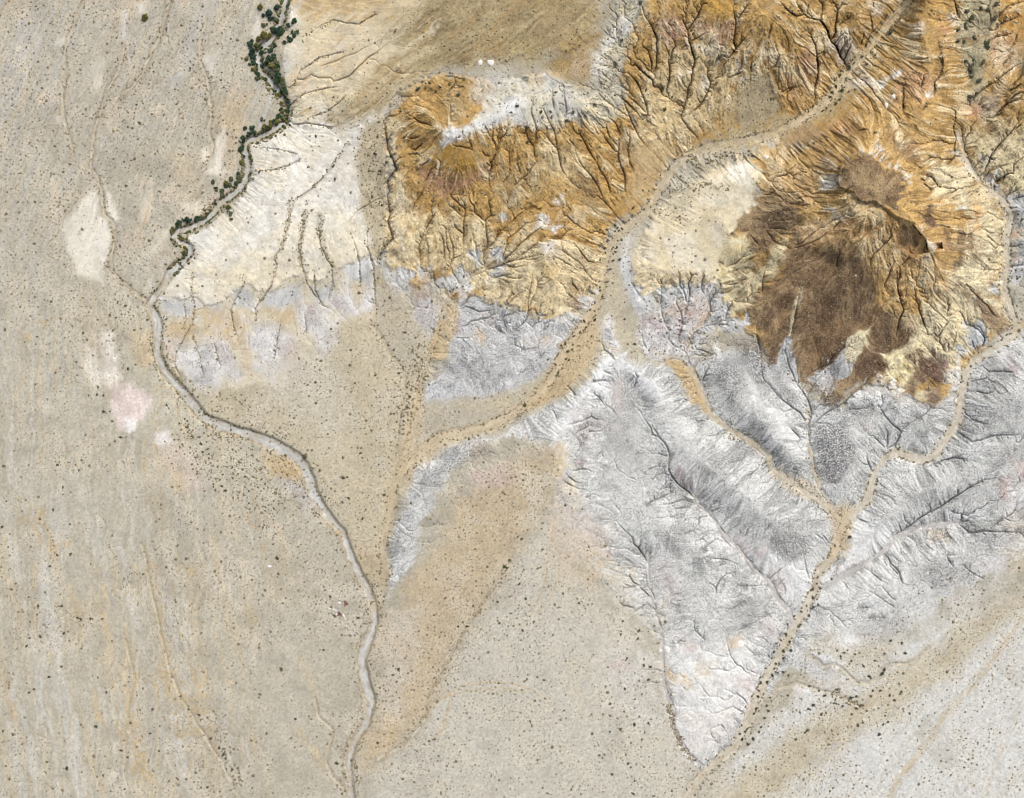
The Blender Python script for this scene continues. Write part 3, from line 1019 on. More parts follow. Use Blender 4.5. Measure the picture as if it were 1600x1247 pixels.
# tan table between the riverbed and the grey hills
lay((203, 177, 138), '790,735 840,700 880,690 885,760 850,810 815,860 790,890 760,940 730,975 700,1030 675,1085 668,1115 640,1150 600,1190 570,1200 560,1170 585,1120 590,1050 590,1000 605,960 640,900 680,860 705,820 690,800 720,770', f=15, wp=8, nz=(12, 20), c2=(196, 174, 138), seg=0)
lay((203, 197, 186), '615,950 650,950 655,1000 630,1080 625,1130 600,1140 590,1090 600,1010', f=14, a=.55)
lay((210, 178, 130), '600,1120 615,1110 622,1150 600,1170', f=8, a=.6)
lay((206, 172, 126), '612,1000 640,990 650,1020 620,1035', f=10, a=.4)
line((160, 138, 104), '800,875 775,905 740,965 730,980 720,1000 690,1050 670,1085 668,1110 645,1150 620,1170 595,1188', 2.2, 2, .7, nz=.7)

# scrub flats between the riverbed and the sandy washes
lay((203, 186, 152), '300,610 330,600 370,595 430,600 480,580 520,530 545,480 575,440 590,400 640,480 665,510 670,560 655,600 655,635 700,628 760,625 820,598 870,560 900,505 925,455 940,410 960,380 975,470 1010,555 960,540 930,590 880,620 800,655 720,690 660,730 625,790 605,830 600,900 592,945 575,920 555,870 540,825 505,780 490,735 450,700 390,675 330,655', f=6, wp=4, c2=(190, 176, 148), seg=0)
lay((201, 192, 172), '470,575 530,560 545,640 520,700 480,660 420,640 380,610', f=18, a=.6)
lay((206, 190, 160), '400,620 520,690 560,740 540,750 480,700 390,660', f=10, a=.5)
lay((178, 170, 152), '590,500 650,510 660,570 640,590 600,560', f=14, a=.6, c2=(186, 174, 148))
lay((176, 166, 150), '640,640 700,632 780,640 740,670 690,676 650,690', f=10, a=.6)
lay((178, 166, 146), '840,575 880,545 870,575 830,605', f=8, a=.5)
lay((182, 170, 144), '955,470 985,480 1000,530 1008,556 965,545 955,510', f=6, a=.7)
# left river bank: scrubby, greyish and pink patches
lay((188, 178, 152), '150,440 235,465 250,540 275,600 340,660 420,690 460,720 490,760 470,790 400,790 330,730 260,660 190,560 150,500', f=25, a=.6)
lay((203, 174, 128), '205,520 235,520 240,565 225,580 205,550', f=6, a=.7)
lay((208, 186, 160), '130,480 170,490 185,600 150,600 140,540', f=16, a=.5)
lay((222, 212, 196), '135,540 150,545 160,590 155,603 140,598 132,575', f=4, wp=2)
lay((226, 217, 204), '158,515 178,520 185,560 190,590 175,605 160,590 162,555', f=5, wp=2)
lay((216, 194, 184), '170,600 195,598 225,610 239,625 235,640 215,660 205,675 190,672 178,650 172,625', f=3, wp=2, c2=(222, 202, 194))
lay((228, 222, 218), '195,650 213,655 210,672 202,677 195,668', f=2, wp=2)
lay((226, 218, 212), '240,675 262,672 268,690 250,696 240,690', f=4)
lay((208, 186, 172), '245,695 290,705 320,760 310,770 270,730', f=12, a=.7)
lay((205, 176, 134), '250,715 285,735 290,770 270,765', f=12, a=.6)
for pp in ('125,520 240,520 260,640 280,700 320,770 250,780 190,690 130,610',): lay(None, pp, f=10, bare=.35)
# white bars beside the western washes
lay((226, 217, 198), '100,345 120,325 140,300 152,300 156,320 148,340 155,400 160,440 125,430 105,390', grain=.2, bare=.1, f=4, wp=3)
lay((228, 220, 204), '152,335 168,342 172,370 170,400 160,415 148,380', grain=.2, bare=.1, f=3, wp=2)
lay((226, 216, 198), '164,292 172,305 188,345 178,352 168,325', grain=.2, bare=.1, f=3, wp=2)
lay((228, 216, 196), '335,220 352,195 355,215 345,260 350,268 340,278 322,268 335,255', grain=.2, bare=.1, f=3, wp=2)
lay((226, 212, 188), '312,235 330,228 332,255 318,262', grain=.2, bare=.1, f=3, wp=2)
lay((222, 208, 180), '280,318 312,312 312,335 290,330', grain=.2, bare=.1, f=4, wp=2)
lay((222, 206, 180), '220,330 240,280 236,330 222,350', grain=.2, bare=.1, f=5, a=.7)
lay((222, 210, 190), '265,345 275,335 262,380 240,395 225,405', grain=.2, bare=.1, f=6, a=.6)
lay((214, 206, 192), '85,65 100,60 100,72 85,72', grain=.2, bare=.1, f=3); lay((216, 212, 208), '190,18 198,15 196,60 188,60', grain=.2, bare=.1, f=3, a=.7)
lay((214, 204, 188), '145,100 165,95 160,130 145,140', grain=.2, bare=.1, f=8, a=.6); lay((220, 210, 196), '85,178 95,178 98,195 88,190', grain=.2, bare=.1, f=3)
lay((220, 214, 204), '212,5 230,0 226,18 214,22', grain=.2, bare=.1, f=4, a=.7); lay((222, 212, 196), '392,55 402,28 408,45 416,52 396,62', grain=.2, bare=.1, f=3)
lay((214, 208, 200), '315,85 330,90 330,112 320,105', grain=.2, bare=.1, f=6, a=.6)
lay((204, 172, 126), '365,150 395,140 385,190 372,240 360,260 355,215 335,190 340,165', f=12, a=.55)
lay((204, 176, 132), '260,235 300,250 310,300 285,290', f=16, a=.45)

# ---- cream dome
CR = (230, 224, 212)
lay(CR, '455,-60 720,-60 705,40 650,100 605,165 590,200 600,240 590,330 600,380 570,400 545,420 520,420 500,440 470,430 440,440 420,465 395,450 370,460 330,478 300,470 270,475 250,455 278,425 298,395 292,368 325,355 362,328 384,290 388,245 395,216 440,203 453,170 448,130 440,100 452,60 448,30', f=3, wp=3, gp=10, c2=(226, 216, 196), seg=3, grain=.35, bare=.12)
lay((222, 201, 156), '455,-60 720,-60 705,40 640,110 590,175 540,190 470,160 450,120 452,60', f=22, a=.85, c2=(214, 188, 140), nz=(14, 20))
lay((198, 158, 96), '455,-60 620,-60 600,25 560,40 540,20 500,35 470,30 455,20', f=10, a=.8, nz=(14, 20), c2=(210, 176, 118))
lay((226, 210, 184), '500,60 590,30 560,100 480,140 455,130', f=20, a=.6, nz=(18, 20), nz2=8, c2=(214, 178, 128))
lay((176, 152, 104), '600,60 720,-60 900,-60 940,20 930,60 880,80 820,90 760,95 700,110 640,130 590,170 560,185 520,200 500,185 560,150 610,110 640,80', f=12, wp=8, nz=(10, 20), c2=(162, 138, 92), seg=4, grain=.8, bare=1)
lay((206, 184, 138), '520,160 600,110 660,70 690,60 640,120 590,150 560,185 530,195', f=10, a=.7)
lay((200, 172, 120), '560,130 640,75 670,40 690,45 650,90 600,135', f=8, a=.5)
lay((232, 224, 210), '520,220 570,210 570,250 545,290 500,330 470,350 440,330 470,270', f=25, a=.6)
lay((226, 208, 168), '310,420 420,400 500,400 560,410 500,440 420,460 330,475', f=14, a=.6, nz=(6, 8))
lay((224, 208, 170), '420,380 480,340 560,330 590,400 520,410', f=20, a=.4)
lay((196, 178, 144), '560,215 572,190 600,180 612,240 618,265 605,300 604,330 608,370 598,390 580,415 572,400 580,370 565,330 560,280', f=5, wp=3, c2=(186, 170, 138), bare=1.6, seg=3)
lay((190, 172, 136), '505,175 560,168 575,185 545,200 510,195', f=8, a=.7, bare=1)
line((150, 130, 96), '455,300 452,330 446,365 440,390 428,404', 3.5, 2.5, .35, nz=.8)
line((150, 134, 100), '478,330 472,360 468,390 472,416', 4.5, 3, .55, nz=.8)
line((150, 134, 100), '500,335 500,365 508,395 518,412', 5, 3, .55, nz=.8)
line((156, 138, 106), '545,225 515,268 485,297 465,310', 2.5, 2, .5, nz=.8)
# foot of the dome: grey clay, ochre, pink and white aprons
lay((214, 200, 172), '250,470 300,472 330,480 372,455 390,450 420,466 470,436 500,446 525,425 575,405 590,430 585,500 540,500 480,560 440,600 340,612 285,590 250,520', f=6, wp=4, gp=-3, nz=(8, 20), c2=(208, 188, 154), nz2=8, seg=6, grain=.4, bare=.2)
for t_ in ('252,466 275,470 300,478 292,495 270,492 255,485', '362,455 380,450 398,462 392,480 372,476', '412,462 440,452 470,440 478,465 455,482 430,480 412,478', '485,446 505,448 522,440 520,465 500,475 488,468', '540,415 575,405 586,425 580,448 560,440 548,450', '330,480 345,476 350,490 335,494'):
    lay((186, 185, 183), t_, f=5, wp=4, gp=-3, c2=(196, 194, 191), nz2=8, seg=6)
for t_ in ('262,500 300,495 312,512 300,530 262,525', '318,486 350,484 365,502 360,525 330,526 315,510', '425,484 455,482 470,494 450,505 428,502', '340,520 380,515 390,535 360,545 340,535', '536,446 556,446 550,462 536,460', '368,492 392,505 390,522 370,518'):
    lay((206, 168, 110), t_, f=7, wp=5, a=.75, nz=(7, 8), c2=(212, 184, 138), nz2=8, seg=6)
for t_ in ('268,536 300,534 352,530 372,552 378,585 340,606 312,606 288,585', '398,505 430,508 450,520 448,560 425,590 400,565 388,545', '470,480 498,482 520,500 522,540 500,552 480,530 468,505', '515,456 550,460 556,486 530,492 512,476'):
    lay((222, 216, 210), t_, f=9, wp=6, nz=(8, 20), c2=(204, 198, 194), nz2=8, seg=6, speck=.3)
for t_, c_ in (('256,530 272,536 280,562 268,562 258,548', (206, 178, 166)), ('432,530 462,535 468,575 445,592 430,560', (200, 182, 176)), ('466,470 488,478 500,498 482,503 468,488', (198, 176, 168)), ('340,560 370,558 374,590 350,596', (190, 186, 184)), ('300,570 330,575 330,600 305,600', (194, 190, 188)), ('518,462 545,464 548,480 522,482', (202, 184, 178)), ('330,528 350,530 356,560 342,570', (210, 194, 188))):
    lay(c_, t_, f=7, a=.6, nz=(7, 8))
lay((224, 218, 214), '566,450 580,455 585,480 574,492 563,485', f=4, seg=6)
lay((205, 195, 176), '430,560 480,550 490,600 440,610 400,590', f=14, a=.6)

# ---- ochre hill
lay((202, 152, 72), '605,185 640,140 690,112 760,125 800,165 860,160 900,185 940,200 960,160 990,180 1040,240 1020,320 960,350 945,380 940,440 920,470 880,500 850,505 800,470 740,470 690,480 640,450 620,470 590,440 610,380 605,330 615,270', f=4, wp=3, c2=(190, 142, 66), seg=4, grain=.75, bare=.35)
lay((222, 202, 158), '600,400 625,370 660,340 720,345 790,370 850,370 940,390 942,440 925,470 905,500 880,512 862,500 840,490 800,475 780,490 755,480 740,460 700,425 682,425 670,410 640,420 620,425 612,430 598,415', f=7, wp=5, gp=8, nz=(8, 20), c2=(214, 186, 132), seg=3)
lay((226, 210, 176), '605,185 625,190 622,240 635,290 650,330 640,390 625,430 600,420 610,380 605,330 620,270 608,225', f=7, wp=4, nz=(7, 8), c2=(206, 176, 118), nz2=8, seg=4)
lay((208, 176, 118), '625,330 680,330 740,330 760,370 740,400 700,420 660,420 640,400', f=14, wp=5, a=.75, nz=(10, 20), c2=(220, 198, 150), nz2=8)
lay((208, 172, 112), '690,330 720,350 740,400 700,410 670,390', f=18, a=.5)
lay((184, 130, 28), '655,235 700,225 760,240 770,260 740,275 690,285 660,270', f=10, wp=5, nz=(7, 8), c2=(172, 128, 58), nz2=8)
lay((160, 110, 92), '655,262 672,255 690,270 720,270 760,262 770,280 740,290 700,312 680,300 660,290', f=8, wp=5, a=.85, nz=(10, 8), c2=(180, 128, 84), nz2=8)
lay((168, 120, 90), '655,205 670,210 672,222 660,225', f=5, a=.7)
lay((190, 148, 76), '690,120 740,125 745,160 700,185 680,160', f=14, a=.6, c2=(176, 140, 86))
lay((166, 138, 96), '700,160 735,150 740,180 705,192', f=8, a=.5)
lay((186, 140, 66), '745,195 830,195 900,205 930,215 925,240 850,240 780,230', f=8, a=.8, nz=(8, 8), c2=(204, 158, 84), nz2=8)
lay((216, 190, 138), '840,215 900,220 920,260 900,300 860,280 830,270', f=14, a=.6, nz=(12, 20))
lay((150, 126, 84), '780,265 840,265 870,290 830,310 790,300 765,290', f=10, a=.7, nz=(10, 8), c2=(170, 136, 80), nz2=8)
lay((142, 118, 80), '900,270 920,265 940,300 952,345 930,340 905,310', f=8, a=.75, nz=(8, 8))
lay((140, 114, 78), '965,190 985,200 985,270 975,290 965,270', f=6, a=.75, nz=(7, 8))
lay((140, 112, 72), '785,300 800,300 808,318 795,330 786,320', f=5, a=.8)
lay((212, 204, 192), '778,335 790,328 796,340 784,348', f=2.5); lay((226, 222, 218), '862,312 876,312 876,325 864,322', f=2.5)
lay((212, 206, 200), '838,335 852,332 858,345 846,350 838,345', f=3, nz=(4, 8)); lay((206, 200, 198), '862,350 878,352 872,368 862,366', f=3, nz=(4, 8))
lay((214, 206, 202), '850,380 868,384 862,398 850,396', f=5, nz=(6, 8)); lay((198, 152, 78), '840,400 868,412 866,440 850,436', f=10, a=.6, nz=(8, 8))
lay((200, 152, 80), '880,355 898,362 892,378 882,372', f=4, a=.7); lay((196, 150, 80), '815,310 850,320 870,335 860,320 840,300', f=6, a=.5)
lay((190, 142, 76), '850,320 872,330 892,350 885,330 868,312', f=6, a=.6)
# pale shoulder
lay((206, 202, 192), '755,150 800,120 830,122 860,110 880,118 905,150 918,168 895,190 870,195 845,205 820,200 795,190 770,192 745,198 740,188 760,170', f=5, wp=4, nz=(4, 8), c2=(212, 202, 176), seg=3, grain=.3, bare=.5)
lay((226, 225, 225), '775,165 800,150 815,155 808,185 780,185', f=9, a=.9); lay((216, 214, 212), '740,195 770,180 790,185 760,202', f=6)
lay((228, 227, 226), '690,205 700,198 722,202 735,195 742,200 722,212 712,222 695,222', f=4, wp=3, nz=(4, 8))
lay((190, 186, 180), '735,120 790,110 800,125 770,150 745,160 735,145', f=8, a=.6, nz=(8, 20))
lay((184, 150, 88), '820,118 850,112 855,130 835,135', f=5, a=.7); lay((156, 128, 74), '880,90 925,100 935,115 910,135 880,130 860,105', f=8, a=.85, c2=(170, 132, 70))
lay((214, 206, 190), '795,130 815,125 835,120 850,110 862,112 855,120 830,140', f=5, a=.5)
# olive plateau tints
lay((150, 120, 66), '870,70 930,50 960,-10 940,40 935,95 905,120 880,118 862,108 850,100', f=8, a=.8, nz=(8, 20), c2=(168, 128, 62))
lay((150, 124, 84), '820,30 880,20 880,60 830,80', f=16, a=.6); lay((150, 120, 70), '790,-60 900,-60 920,20 860,20 800,10', f=20, a=.5)
lay((172, 148, 92), '800,60 840,70 860,100 820,110 790,100', f=14, a=.6)
lay((222, 214, 196), '672,50 690,36 688,42 675,54', f=3, a=.7)
line((204, 164, 92), '665,50 672,30', 2, 2, .7)
# grey swale
lay((200, 192, 170), '930,140 935,80 960,40 985,-30 1010,-60 1030,-60 1010,10 985,60 968,110 975,170 955,190 930,180 915,160', f=8, wp=4, nz=(5, 8), c2=(188, 178, 150), seg=4, bare=1.2)
lay((214, 211, 206), '950,50 975,25 990,22 985,50 960,65 945,75', f=6, a=.9); lay((210, 206, 200), '928,85 938,80 945,110 930,130 925,115', f=5, a=.8)
# northern hills
lay((198, 150, 72), '968,110 985,60 1010,10 1030,-60 1710,-60 1710,330 1600,330 1560,310 1500,240 1440,220 1400,200 1340,230 1280,240 1200,215 1150,225 1090,235 1060,250 1030,240 1000,200 975,170', f=5, wp=4, nz=(4, 8), c2=(186, 142, 76), seg=4, grain=.8, bare=.3)
lay((216, 192, 140), '1020,90 1080,60 1160,90 1190,110 1180,160 1120,190 1080,235 1040,230 1000,190 985,150', f=14, wp=6, nz=(14, 20), a=.75, c2=(204, 176, 124), nz2=8)
lay((170, 124, 106), '1030,30 1060,20 1075,40 1070,65 1045,70 1030,55', f=9, wp=5, a=.8, nz=(9, 8)); lay((174, 128, 104), '1080,30 1105,30 1150,30 1160,50 1130,70 1100,55 1078,50', f=9, a=.75, nz=(10, 8))
lay((192, 136, 30), '1060,-60 1100,-60 1150,-30 1150,25 1110,30 1095,10', f=12, a=.7); lay((180, 136, 72), '965,120 1000,70 1010,60 1015,80 990,100 980,130', f=7, a=.8, c2=(192, 142, 72))
lay((220, 206, 178), '1090,70 1120,60 1130,80 1105,92', f=8, a=.7, nz=(8, 8)); lay((226, 218, 204), '1148,125 1165,120 1170,95 1175,80 1155,95', f=5, a=.6, nz=(5, 8))
lay((192, 120, 5), '1140,132 1158,132 1165,140 1155,150 1145,142', f=4, a=.85); lay((226, 220, 206), '1152,118 1168,115 1166,132 1158,132', f=3, a=.85)
lay((216, 212, 208), '1098,118 1108,125 1104,140 1096,135', f=4, a=.7); lay((222, 216, 206), '1063,100 1070,110 1068,130 1062,125', f=4, a=.5)
lay((200, 166, 120), '1000,190 1030,230 1040,260 1010,320 985,310 975,250 985,200', f=12, a=.6, c2=(186, 158, 112))
lay((212, 188, 142), '1060,200 1075,180 1090,175 1080,210 1068,230', f=5, a=.7)
lay((170, 152, 118), '1160,130 1200,110 1215,125 1220,170 1190,200 1150,200 1140,175', f=9, wp=5, nz=(6, 8), c2=(180, 158, 116), bare=1.6)
lay((180, 160, 116), '1090,235 1150,200 1250,180 1290,160 1310,130 1340,100 1370,60 1400,20 1420,0 1440,0 1400,50 1370,90 1340,120 1325,150 1310,180 1250,205 1210,215 1170,230 1110,240', f=8, wp=3, a=.8, bare=1.3)
lay((186, 130, 24), '1200,30 1225,50 1250,80 1245,105 1230,85 1205,55', f=9, a=.75); lay((182, 130, 104), '1240,85 1270,75 1278,110 1275,130 1255,120', f=8, a=.7, nz=(7, 8))
lay((196, 148, 102), '1220,110 1250,105 1260,150 1230,165', f=10, a=.6, nz=(8, 8)); lay((182, 132, 44), '1226,160 1250,158 1246,172 1230,170', f=4, a=.6)
lay((222, 214, 204), '1302,65 1325,50 1340,70 1330,95 1315,105 1305,85', f=6, a=.8, nz=(6, 8)); lay((222, 210, 188), '1180,70 1200,75 1210,95 1195,95', f=8, a=.6, nz=(6, 8))
lay((224, 218, 208), '1360,-10 1385,5 1375,30 1360,20', f=6, a=.5, nz=(5, 8)); lay((206, 176, 128), '1250,40 1270,40 1290,55 1285,80', f=8, a=.5)
lay((208, 152, 110), '1420,100 1440,95 1460,110 1465,140 1440,160 1400,160 1395,130', f=12, a=.65, nz=(10, 8)); lay((228, 222, 212), '1363,130 1385,120 1408,109 1412,112 1390,125 1378,136 1366,138', f=2.5, nz=(3, 8))
lay((216, 206, 190), '1330,115 1350,112 1362,130 1340,140 1325,135', f=5, a=.7, nz=(5, 8)); lay((190, 128, 44), '1340,150 1350,150 1348,180 1338,178', f=5, a=.7)
lay((226, 220, 208), '1438,140 1458,145 1460,155 1446,153', f=2.5); lay((218, 208, 198), '1480,22 1495,20 1496,35 1482,38', f=4, a=.8, nz=(4, 8))
lay((190, 124, 96), '1462,25 1475,35 1490,50 1475,55 1462,40', f=5, a=.7); lay((222, 208, 188), '1425,45 1450,30 1445,45 1430,60', f=5, a=.6, nz=(5, 8))
lay((150, 112, 74), '1462,60 1480,60 1480,110 1485,140 1470,150 1462,120', f=7, a=.55, nz=(7, 8))
lay((186, 138, 60), '1420,-60 1500,-60 1480,15 1440,20', f=14, a=.6); lay((176, 132, 64), '1420,80 1470,70 1470,110 1430,105', f=12, a=.5)
# scrub valley of the north-east
lay((168, 154, 116), '1500,0 1500,-60 1570,-60 1560,0 1556,40 1550,80 1535,110 1540,130 1520,150 1510,130 1500,110 1495,60', f=6, wp=4, c2=(150, 138, 106), bare=2.0, seg=4)
lay((198, 130, 40), '1555,20 1600,-60 1700,-60 1700,60 1600,60 1560,70 1550,50', f=9, a=.8, nz=(7, 8), c2=(188, 140, 54))
lay((190, 120, 80), '1550,60 1600,50 1590,80 1550,90', f=9, a=.6, nz=(7, 8)); lay((214, 200, 178), '1560,80 1600,70 1600,110 1570,110', f=9, a=.55, nz=(9, 8))
lay((184, 168, 150), '1530,150 1565,140 1570,170 1540,190 1520,175', f=9, a=.75); lay((208, 132, 92), '1515,165 1530,170 1525,185 1512,180', f=5, a=.7)
lay((178, 136, 70), '1585,60 1620,40 1620,90 1590,90', f=9, a=.6)
lay((214, 194, 148), '1520,205 1560,195 1610,200 1700,200 1700,330 1610,320 1570,300 1545,270 1520,240', f=12, wp=5, nz=(9, 8), c2=(204, 184, 136), seg=3)
lay((222, 216, 204), '1532,245 1545,245 1545,262 1535,262', f=4, a=.8); lay((206, 164, 92), '1570,180 1620,170 1620,205 1580,205', f=9, a=.6, nz=(8, 8))
lay((176, 176, 178), '1530,278 1560,275 1580,300 1610,290 1690,300 1690,440 1580,440 1578,380 1582,340 1570,315 1550,300', f=6, wp=4, gp=-4, nz=(8, 20), c2=(190, 188, 186), seg=6)
lay((220, 202, 150), '1565,275 1600,265 1615,290 1590,302 1572,296', f=5, a=.85, gp=5); lay((206, 192, 156), '1580,350 1620,340 1620,372 1580,380', f=9, a=.7); lay((196, 126, 92), '1578,362 1595,360 1592,370 1580,370', f=4, a=.7); lay((196, 134, 108), '1578,400 1600,395 1590,412 1578,410', f=4, a=.6)

# ---- brown hill
lay((204, 156, 80), '1165,250 1200,230 1250,230 1310,205 1380,190 1440,200 1500,240 1545,290 1572,330 1572,400 1565,430 1575,490 1540,545 1500,590 1480,620 1440,650 1380,600 1300,590 1240,590 1200,560 1170,520 1130,480 1120,400 1150,330 1175,320 1190,300', f=4, wp=3, c2=(194, 148, 78), nz2=8, seg=4, grain=.85, bare=.2)
lay((222, 206, 166), '1440,250 1480,240 1500,250 1530,290 1560,320 1572,380 1565,430 1570,490 1530,540 1500,560 1490,600 1440,590 1400,600 1370,580 1400,530 1440,480 1460,440 1500,400 1510,350 1480,310 1445,290', f=8, wp=6, gp=5, nz=(8, 8), c2=(212, 190, 142), nz2=8, seg=3)
lay((224, 208, 164), '1120,400 1135,370 1165,365 1180,400 1190,420 1200,390 1225,365 1240,390 1215,430 1195,450 1190,470 1160,490 1140,505 1130,480 1118,450', f=5, wp=4, gp=4, nz=(6, 8), c2=(208, 182, 124), nz2=8, seg=3)
lay((214, 178, 118), '1210,260 1260,250 1285,280 1280,330 1240,320 1200,300', f=16, a=.7, nz=(10, 8), c2=(200, 148, 84), nz2=8)
lay((208, 156, 92), '1240,280 1280,270 1275,320 1245,315', f=9, a=.6)
lay((142, 114, 80), '1165,305 1210,300 1250,320 1260,350 1235,365 1210,380 1195,410 1175,390 1165,365 1140,365 1148,340 1160,320', f=6, wp=5, nz=(8, 8), c2=(152, 122, 80), nz2=8, grain=1, seg=5)
lay((150, 112, 72), '1240,375 1275,350 1310,350 1350,400 1380,440 1370,480 1400,500 1430,500 1425,540 1400,570 1370,590 1320,610 1300,640 1280,610 1240,590 1200,570 1190,520 1180,480 1190,450 1220,420', f=5, wp=4, nz=(6, 8), c2=(126, 92, 60), nz2=20, grain=1, seg=5)
lay((180, 132, 76), '1275,345 1310,320 1350,300 1400,340 1440,360 1460,400 1480,430 1475,470 1455,475 1440,440 1425,440 1420,470 1400,470 1380,430 1350,410 1320,380 1290,390 1260,390', f=10, wp=6, nz=(8, 8), c2=(206, 164, 98), nz2=8, seg=4)
lay((214, 162, 104), '1260,360 1290,345 1320,350 1290,375 1260,385', f=8, a=.75, nz=(7, 8)); lay((214, 160, 96), '1310,385 1328,385 1322,405 1308,410', f=5, a=.75)
lay((212, 166, 98), '1370,420 1400,400 1440,410 1475,430 1475,460 1455,475 1440,440 1400,440', f=9, a=.7, nz=(7, 8)); lay((204, 150, 72), '1410,400 1455,405 1460,420 1430,415', f=6, a=.7)
lay((216, 184, 138), '1405,495 1420,485 1435,505 1430,515 1400,515 1395,535', f=5, a=.85, seg=3); lay((222, 204, 160), '1435,470 1470,475 1480,500 1450,520 1440,490', f=7, a=.8, seg=3)
# fans of dark brown lag
for s, c in (('1225,430 1250,425 1270,450 1262,500 1250,540 1240,590 1225,570 1235,520 1245,470', (124, 96, 70)), ('1180,480 1215,460 1240,440 1245,470 1235,500 1225,540 1222,590 1200,560 1188,520', (128, 99, 70)),
             ('1260,440 1330,440 1350,470 1320,520 1290,560 1255,585 1240,590 1248,540 1258,500', (126, 97, 66)), ('1300,390 1340,410 1370,440 1360,480 1330,450 1300,420', (138, 112, 74)), ('1380,500 1405,490 1400,540 1375,580 1340,600 1310,620 1300,640 1295,625 1320,590 1345,550 1360,520', (128, 102, 76)), ('1335,570 1370,550 1375,580 1330,610 1300,638 1300,625', (112, 78, 66))):
    lay(c, s, f=16, wp=9, a=.75, nz=(12, 8), seg=5)
lay((112, 80, 62), '1190,540 1225,560 1220,590 1205,580', f=8, a=.7); lay((116, 82, 68), '1240,550 1270,560 1255,590 1245,590', f=8, a=.7)
line((226, 208, 168), '1252,450 1248,470 1240,485 1238,500 1236,520 1230,535', 3.2, 1.2, .95, 1.5, hw2=2.0)
line((226, 210, 172), '1250,465 1242,480', 4.5, 2, .9)
lay((188, 188, 186), '1229,525 1236,530 1234,555 1225,555', f=2.5, wp=2)
lay((222, 206, 160), '1325,530 1340,520 1358,512 1360,518 1350,532 1340,565 1318,560 1315,550', f=2.5, wp=2, seg=3)
lay((214, 178, 126), '1275,380 1285,372 1262,400', f=3, a=.5)
for s in ('1168,350 1178,385 1190,408', '1225,430 1240,450', '1275,470 1298,490', '1290,405 1275,420'):
    line((178, 142, 96), s, .9, 1, .6)
# caps
lay((158, 122, 76), '1308,285 1312,260 1325,245 1345,236 1362,240 1385,262 1410,268 1415,290 1420,310 1410,325 1425,340 1432,352 1402,340 1385,325 1365,315 1345,315 1335,300 1312,292', f=3, wp=2.5, c2=(124, 96, 62), nz2=8, grain=1, seg=5)
lay((192, 156, 106), '1325,265 1370,270 1400,280 1400,300 1365,310 1350,290', f=14, a=.75, nz=(14, 8)); lay((150, 108, 56), '1310,285 1318,262 1325,255 1325,285', f=5, a=.6)
lay((112, 88, 62), '1402,290 1414,278 1420,305 1415,315 1440,315 1432,322 1418,318 1405,305', f=4, a=.75)
lay((118, 92, 72), '1428,330 1455,322 1470,345 1460,360 1440,350', f=4, a=.85, seg=5); lay((112, 88, 52), '1398,365 1410,350 1425,352 1445,375 1450,395 1430,400 1405,385', f=4, wp=2, c2=(146, 110, 54), nz2=8, grain=1, seg=5)
lay((212, 204, 188), '1330,243 1345,232 1362,238 1372,240 1390,255 1405,258 1420,275 1424,288 1416,285 1408,268 1385,262 1368,246 1350,237 1335,247', f=2, wp=2)
lay((210, 204, 192), '1280,280 1305,275 1312,280 1305,290 1292,298 1280,292', f=2.5, wp=2); lay((210, 200, 178), '1288,320 1300,322 1312,332 1326,345 1320,348 1305,338 1290,328', f=4, a=.8, nz=(4, 8))
lay((214, 210, 206), '1370,222 1374,228 1392,250 1385,252 1372,238', f=3, a=.8); lay((150, 128, 108), '1278,240 1295,235 1310,250 1305,270 1290,272 1280,255', f=6, a=.7)
lay((216, 214, 212), '1432,352 1440,352 1450,370 1460,385 1450,400 1448,385 1438,368', f=3, a=.85)
lay((108, 82, 62), '1470,350 1482,358 1490,380 1495,430 1488,432 1485,400 1472,372', f=4, a=.85, nz=(5, 8), seg=5); lay((118, 90, 62), '1498,365 1505,365 1508,400 1500,420 1490,420', f=4, a=.8, seg=5); lay((130, 102, 72), '1515,355 1522,380 1530,415 1522,420 1512,385', f=5, a=.7, seg=5)
lay((214, 208, 196), '1490,315 1512,325 1510,333 1494,326', f=3, nz=(4, 8)); lay((206, 140, 60), '1520,320 1535,320 1535,360 1525,362 1518,340', f=5, a=.7, nz=(5, 8)); lay((204, 150, 72), '1515,290 1530,310 1520,320 1508,305', f=5, a=.6)
lay((190, 118, 68), '1455,375 1480,380 1482,390 1465,392', f=5, a=.7); lay((166, 128, 70), '1455,400 1485,400 1485,425 1465,430', f=7, a=.6, nz=(7, 8))
lay((128, 100, 84), '1390,205 1430,215 1440,240 1425,255 1395,235', f=8, a=.65, nz=(8, 8), c2=(150, 114, 80), nz2=8); lay((196, 144, 60), '1350,200 1375,195 1380,212 1355,215', f=7, a=.7)
lay((142, 112, 86), '1230,200 1290,190 1300,215 1250,240 1215,238', f=8, a=.65, nz=(8, 8), c2=(168, 136, 96), nz2=8); lay((208, 150, 110), '1290,200 1330,180 1340,205 1310,220', f=9, a=.6, nz=(7, 8))
lay((140, 112, 92), '1518,450 1545,470 1570,505 1565,520 1545,500 1525,475 1508,455', f=5, wp=3, a=.9, nz=(4, 8), seg=5); lay((152, 116, 84), '1545,430 1558,432 1555,450 1542,452', f=4, a=.85)
lay((180, 182, 184), '1512,512 1530,508 1545,535 1520,545 1510,530', f=4, gp=-3, seg=6); lay((186, 188, 190), '1545,450 1562,442 1568,470 1552,468', f=4, seg=6); lay((184, 184, 184), '1488,542 1505,538 1512,552 1498,560', f=4, seg=6)
lay((216, 190, 128), '1385,560 1400,545 1430,535 1450,540 1440,560 1425,580 1440,600 1415,605 1390,585', f=4, wp=3, gp=2, nz=(5, 8), c2=(222, 206, 158), nz2=8, seg=3)
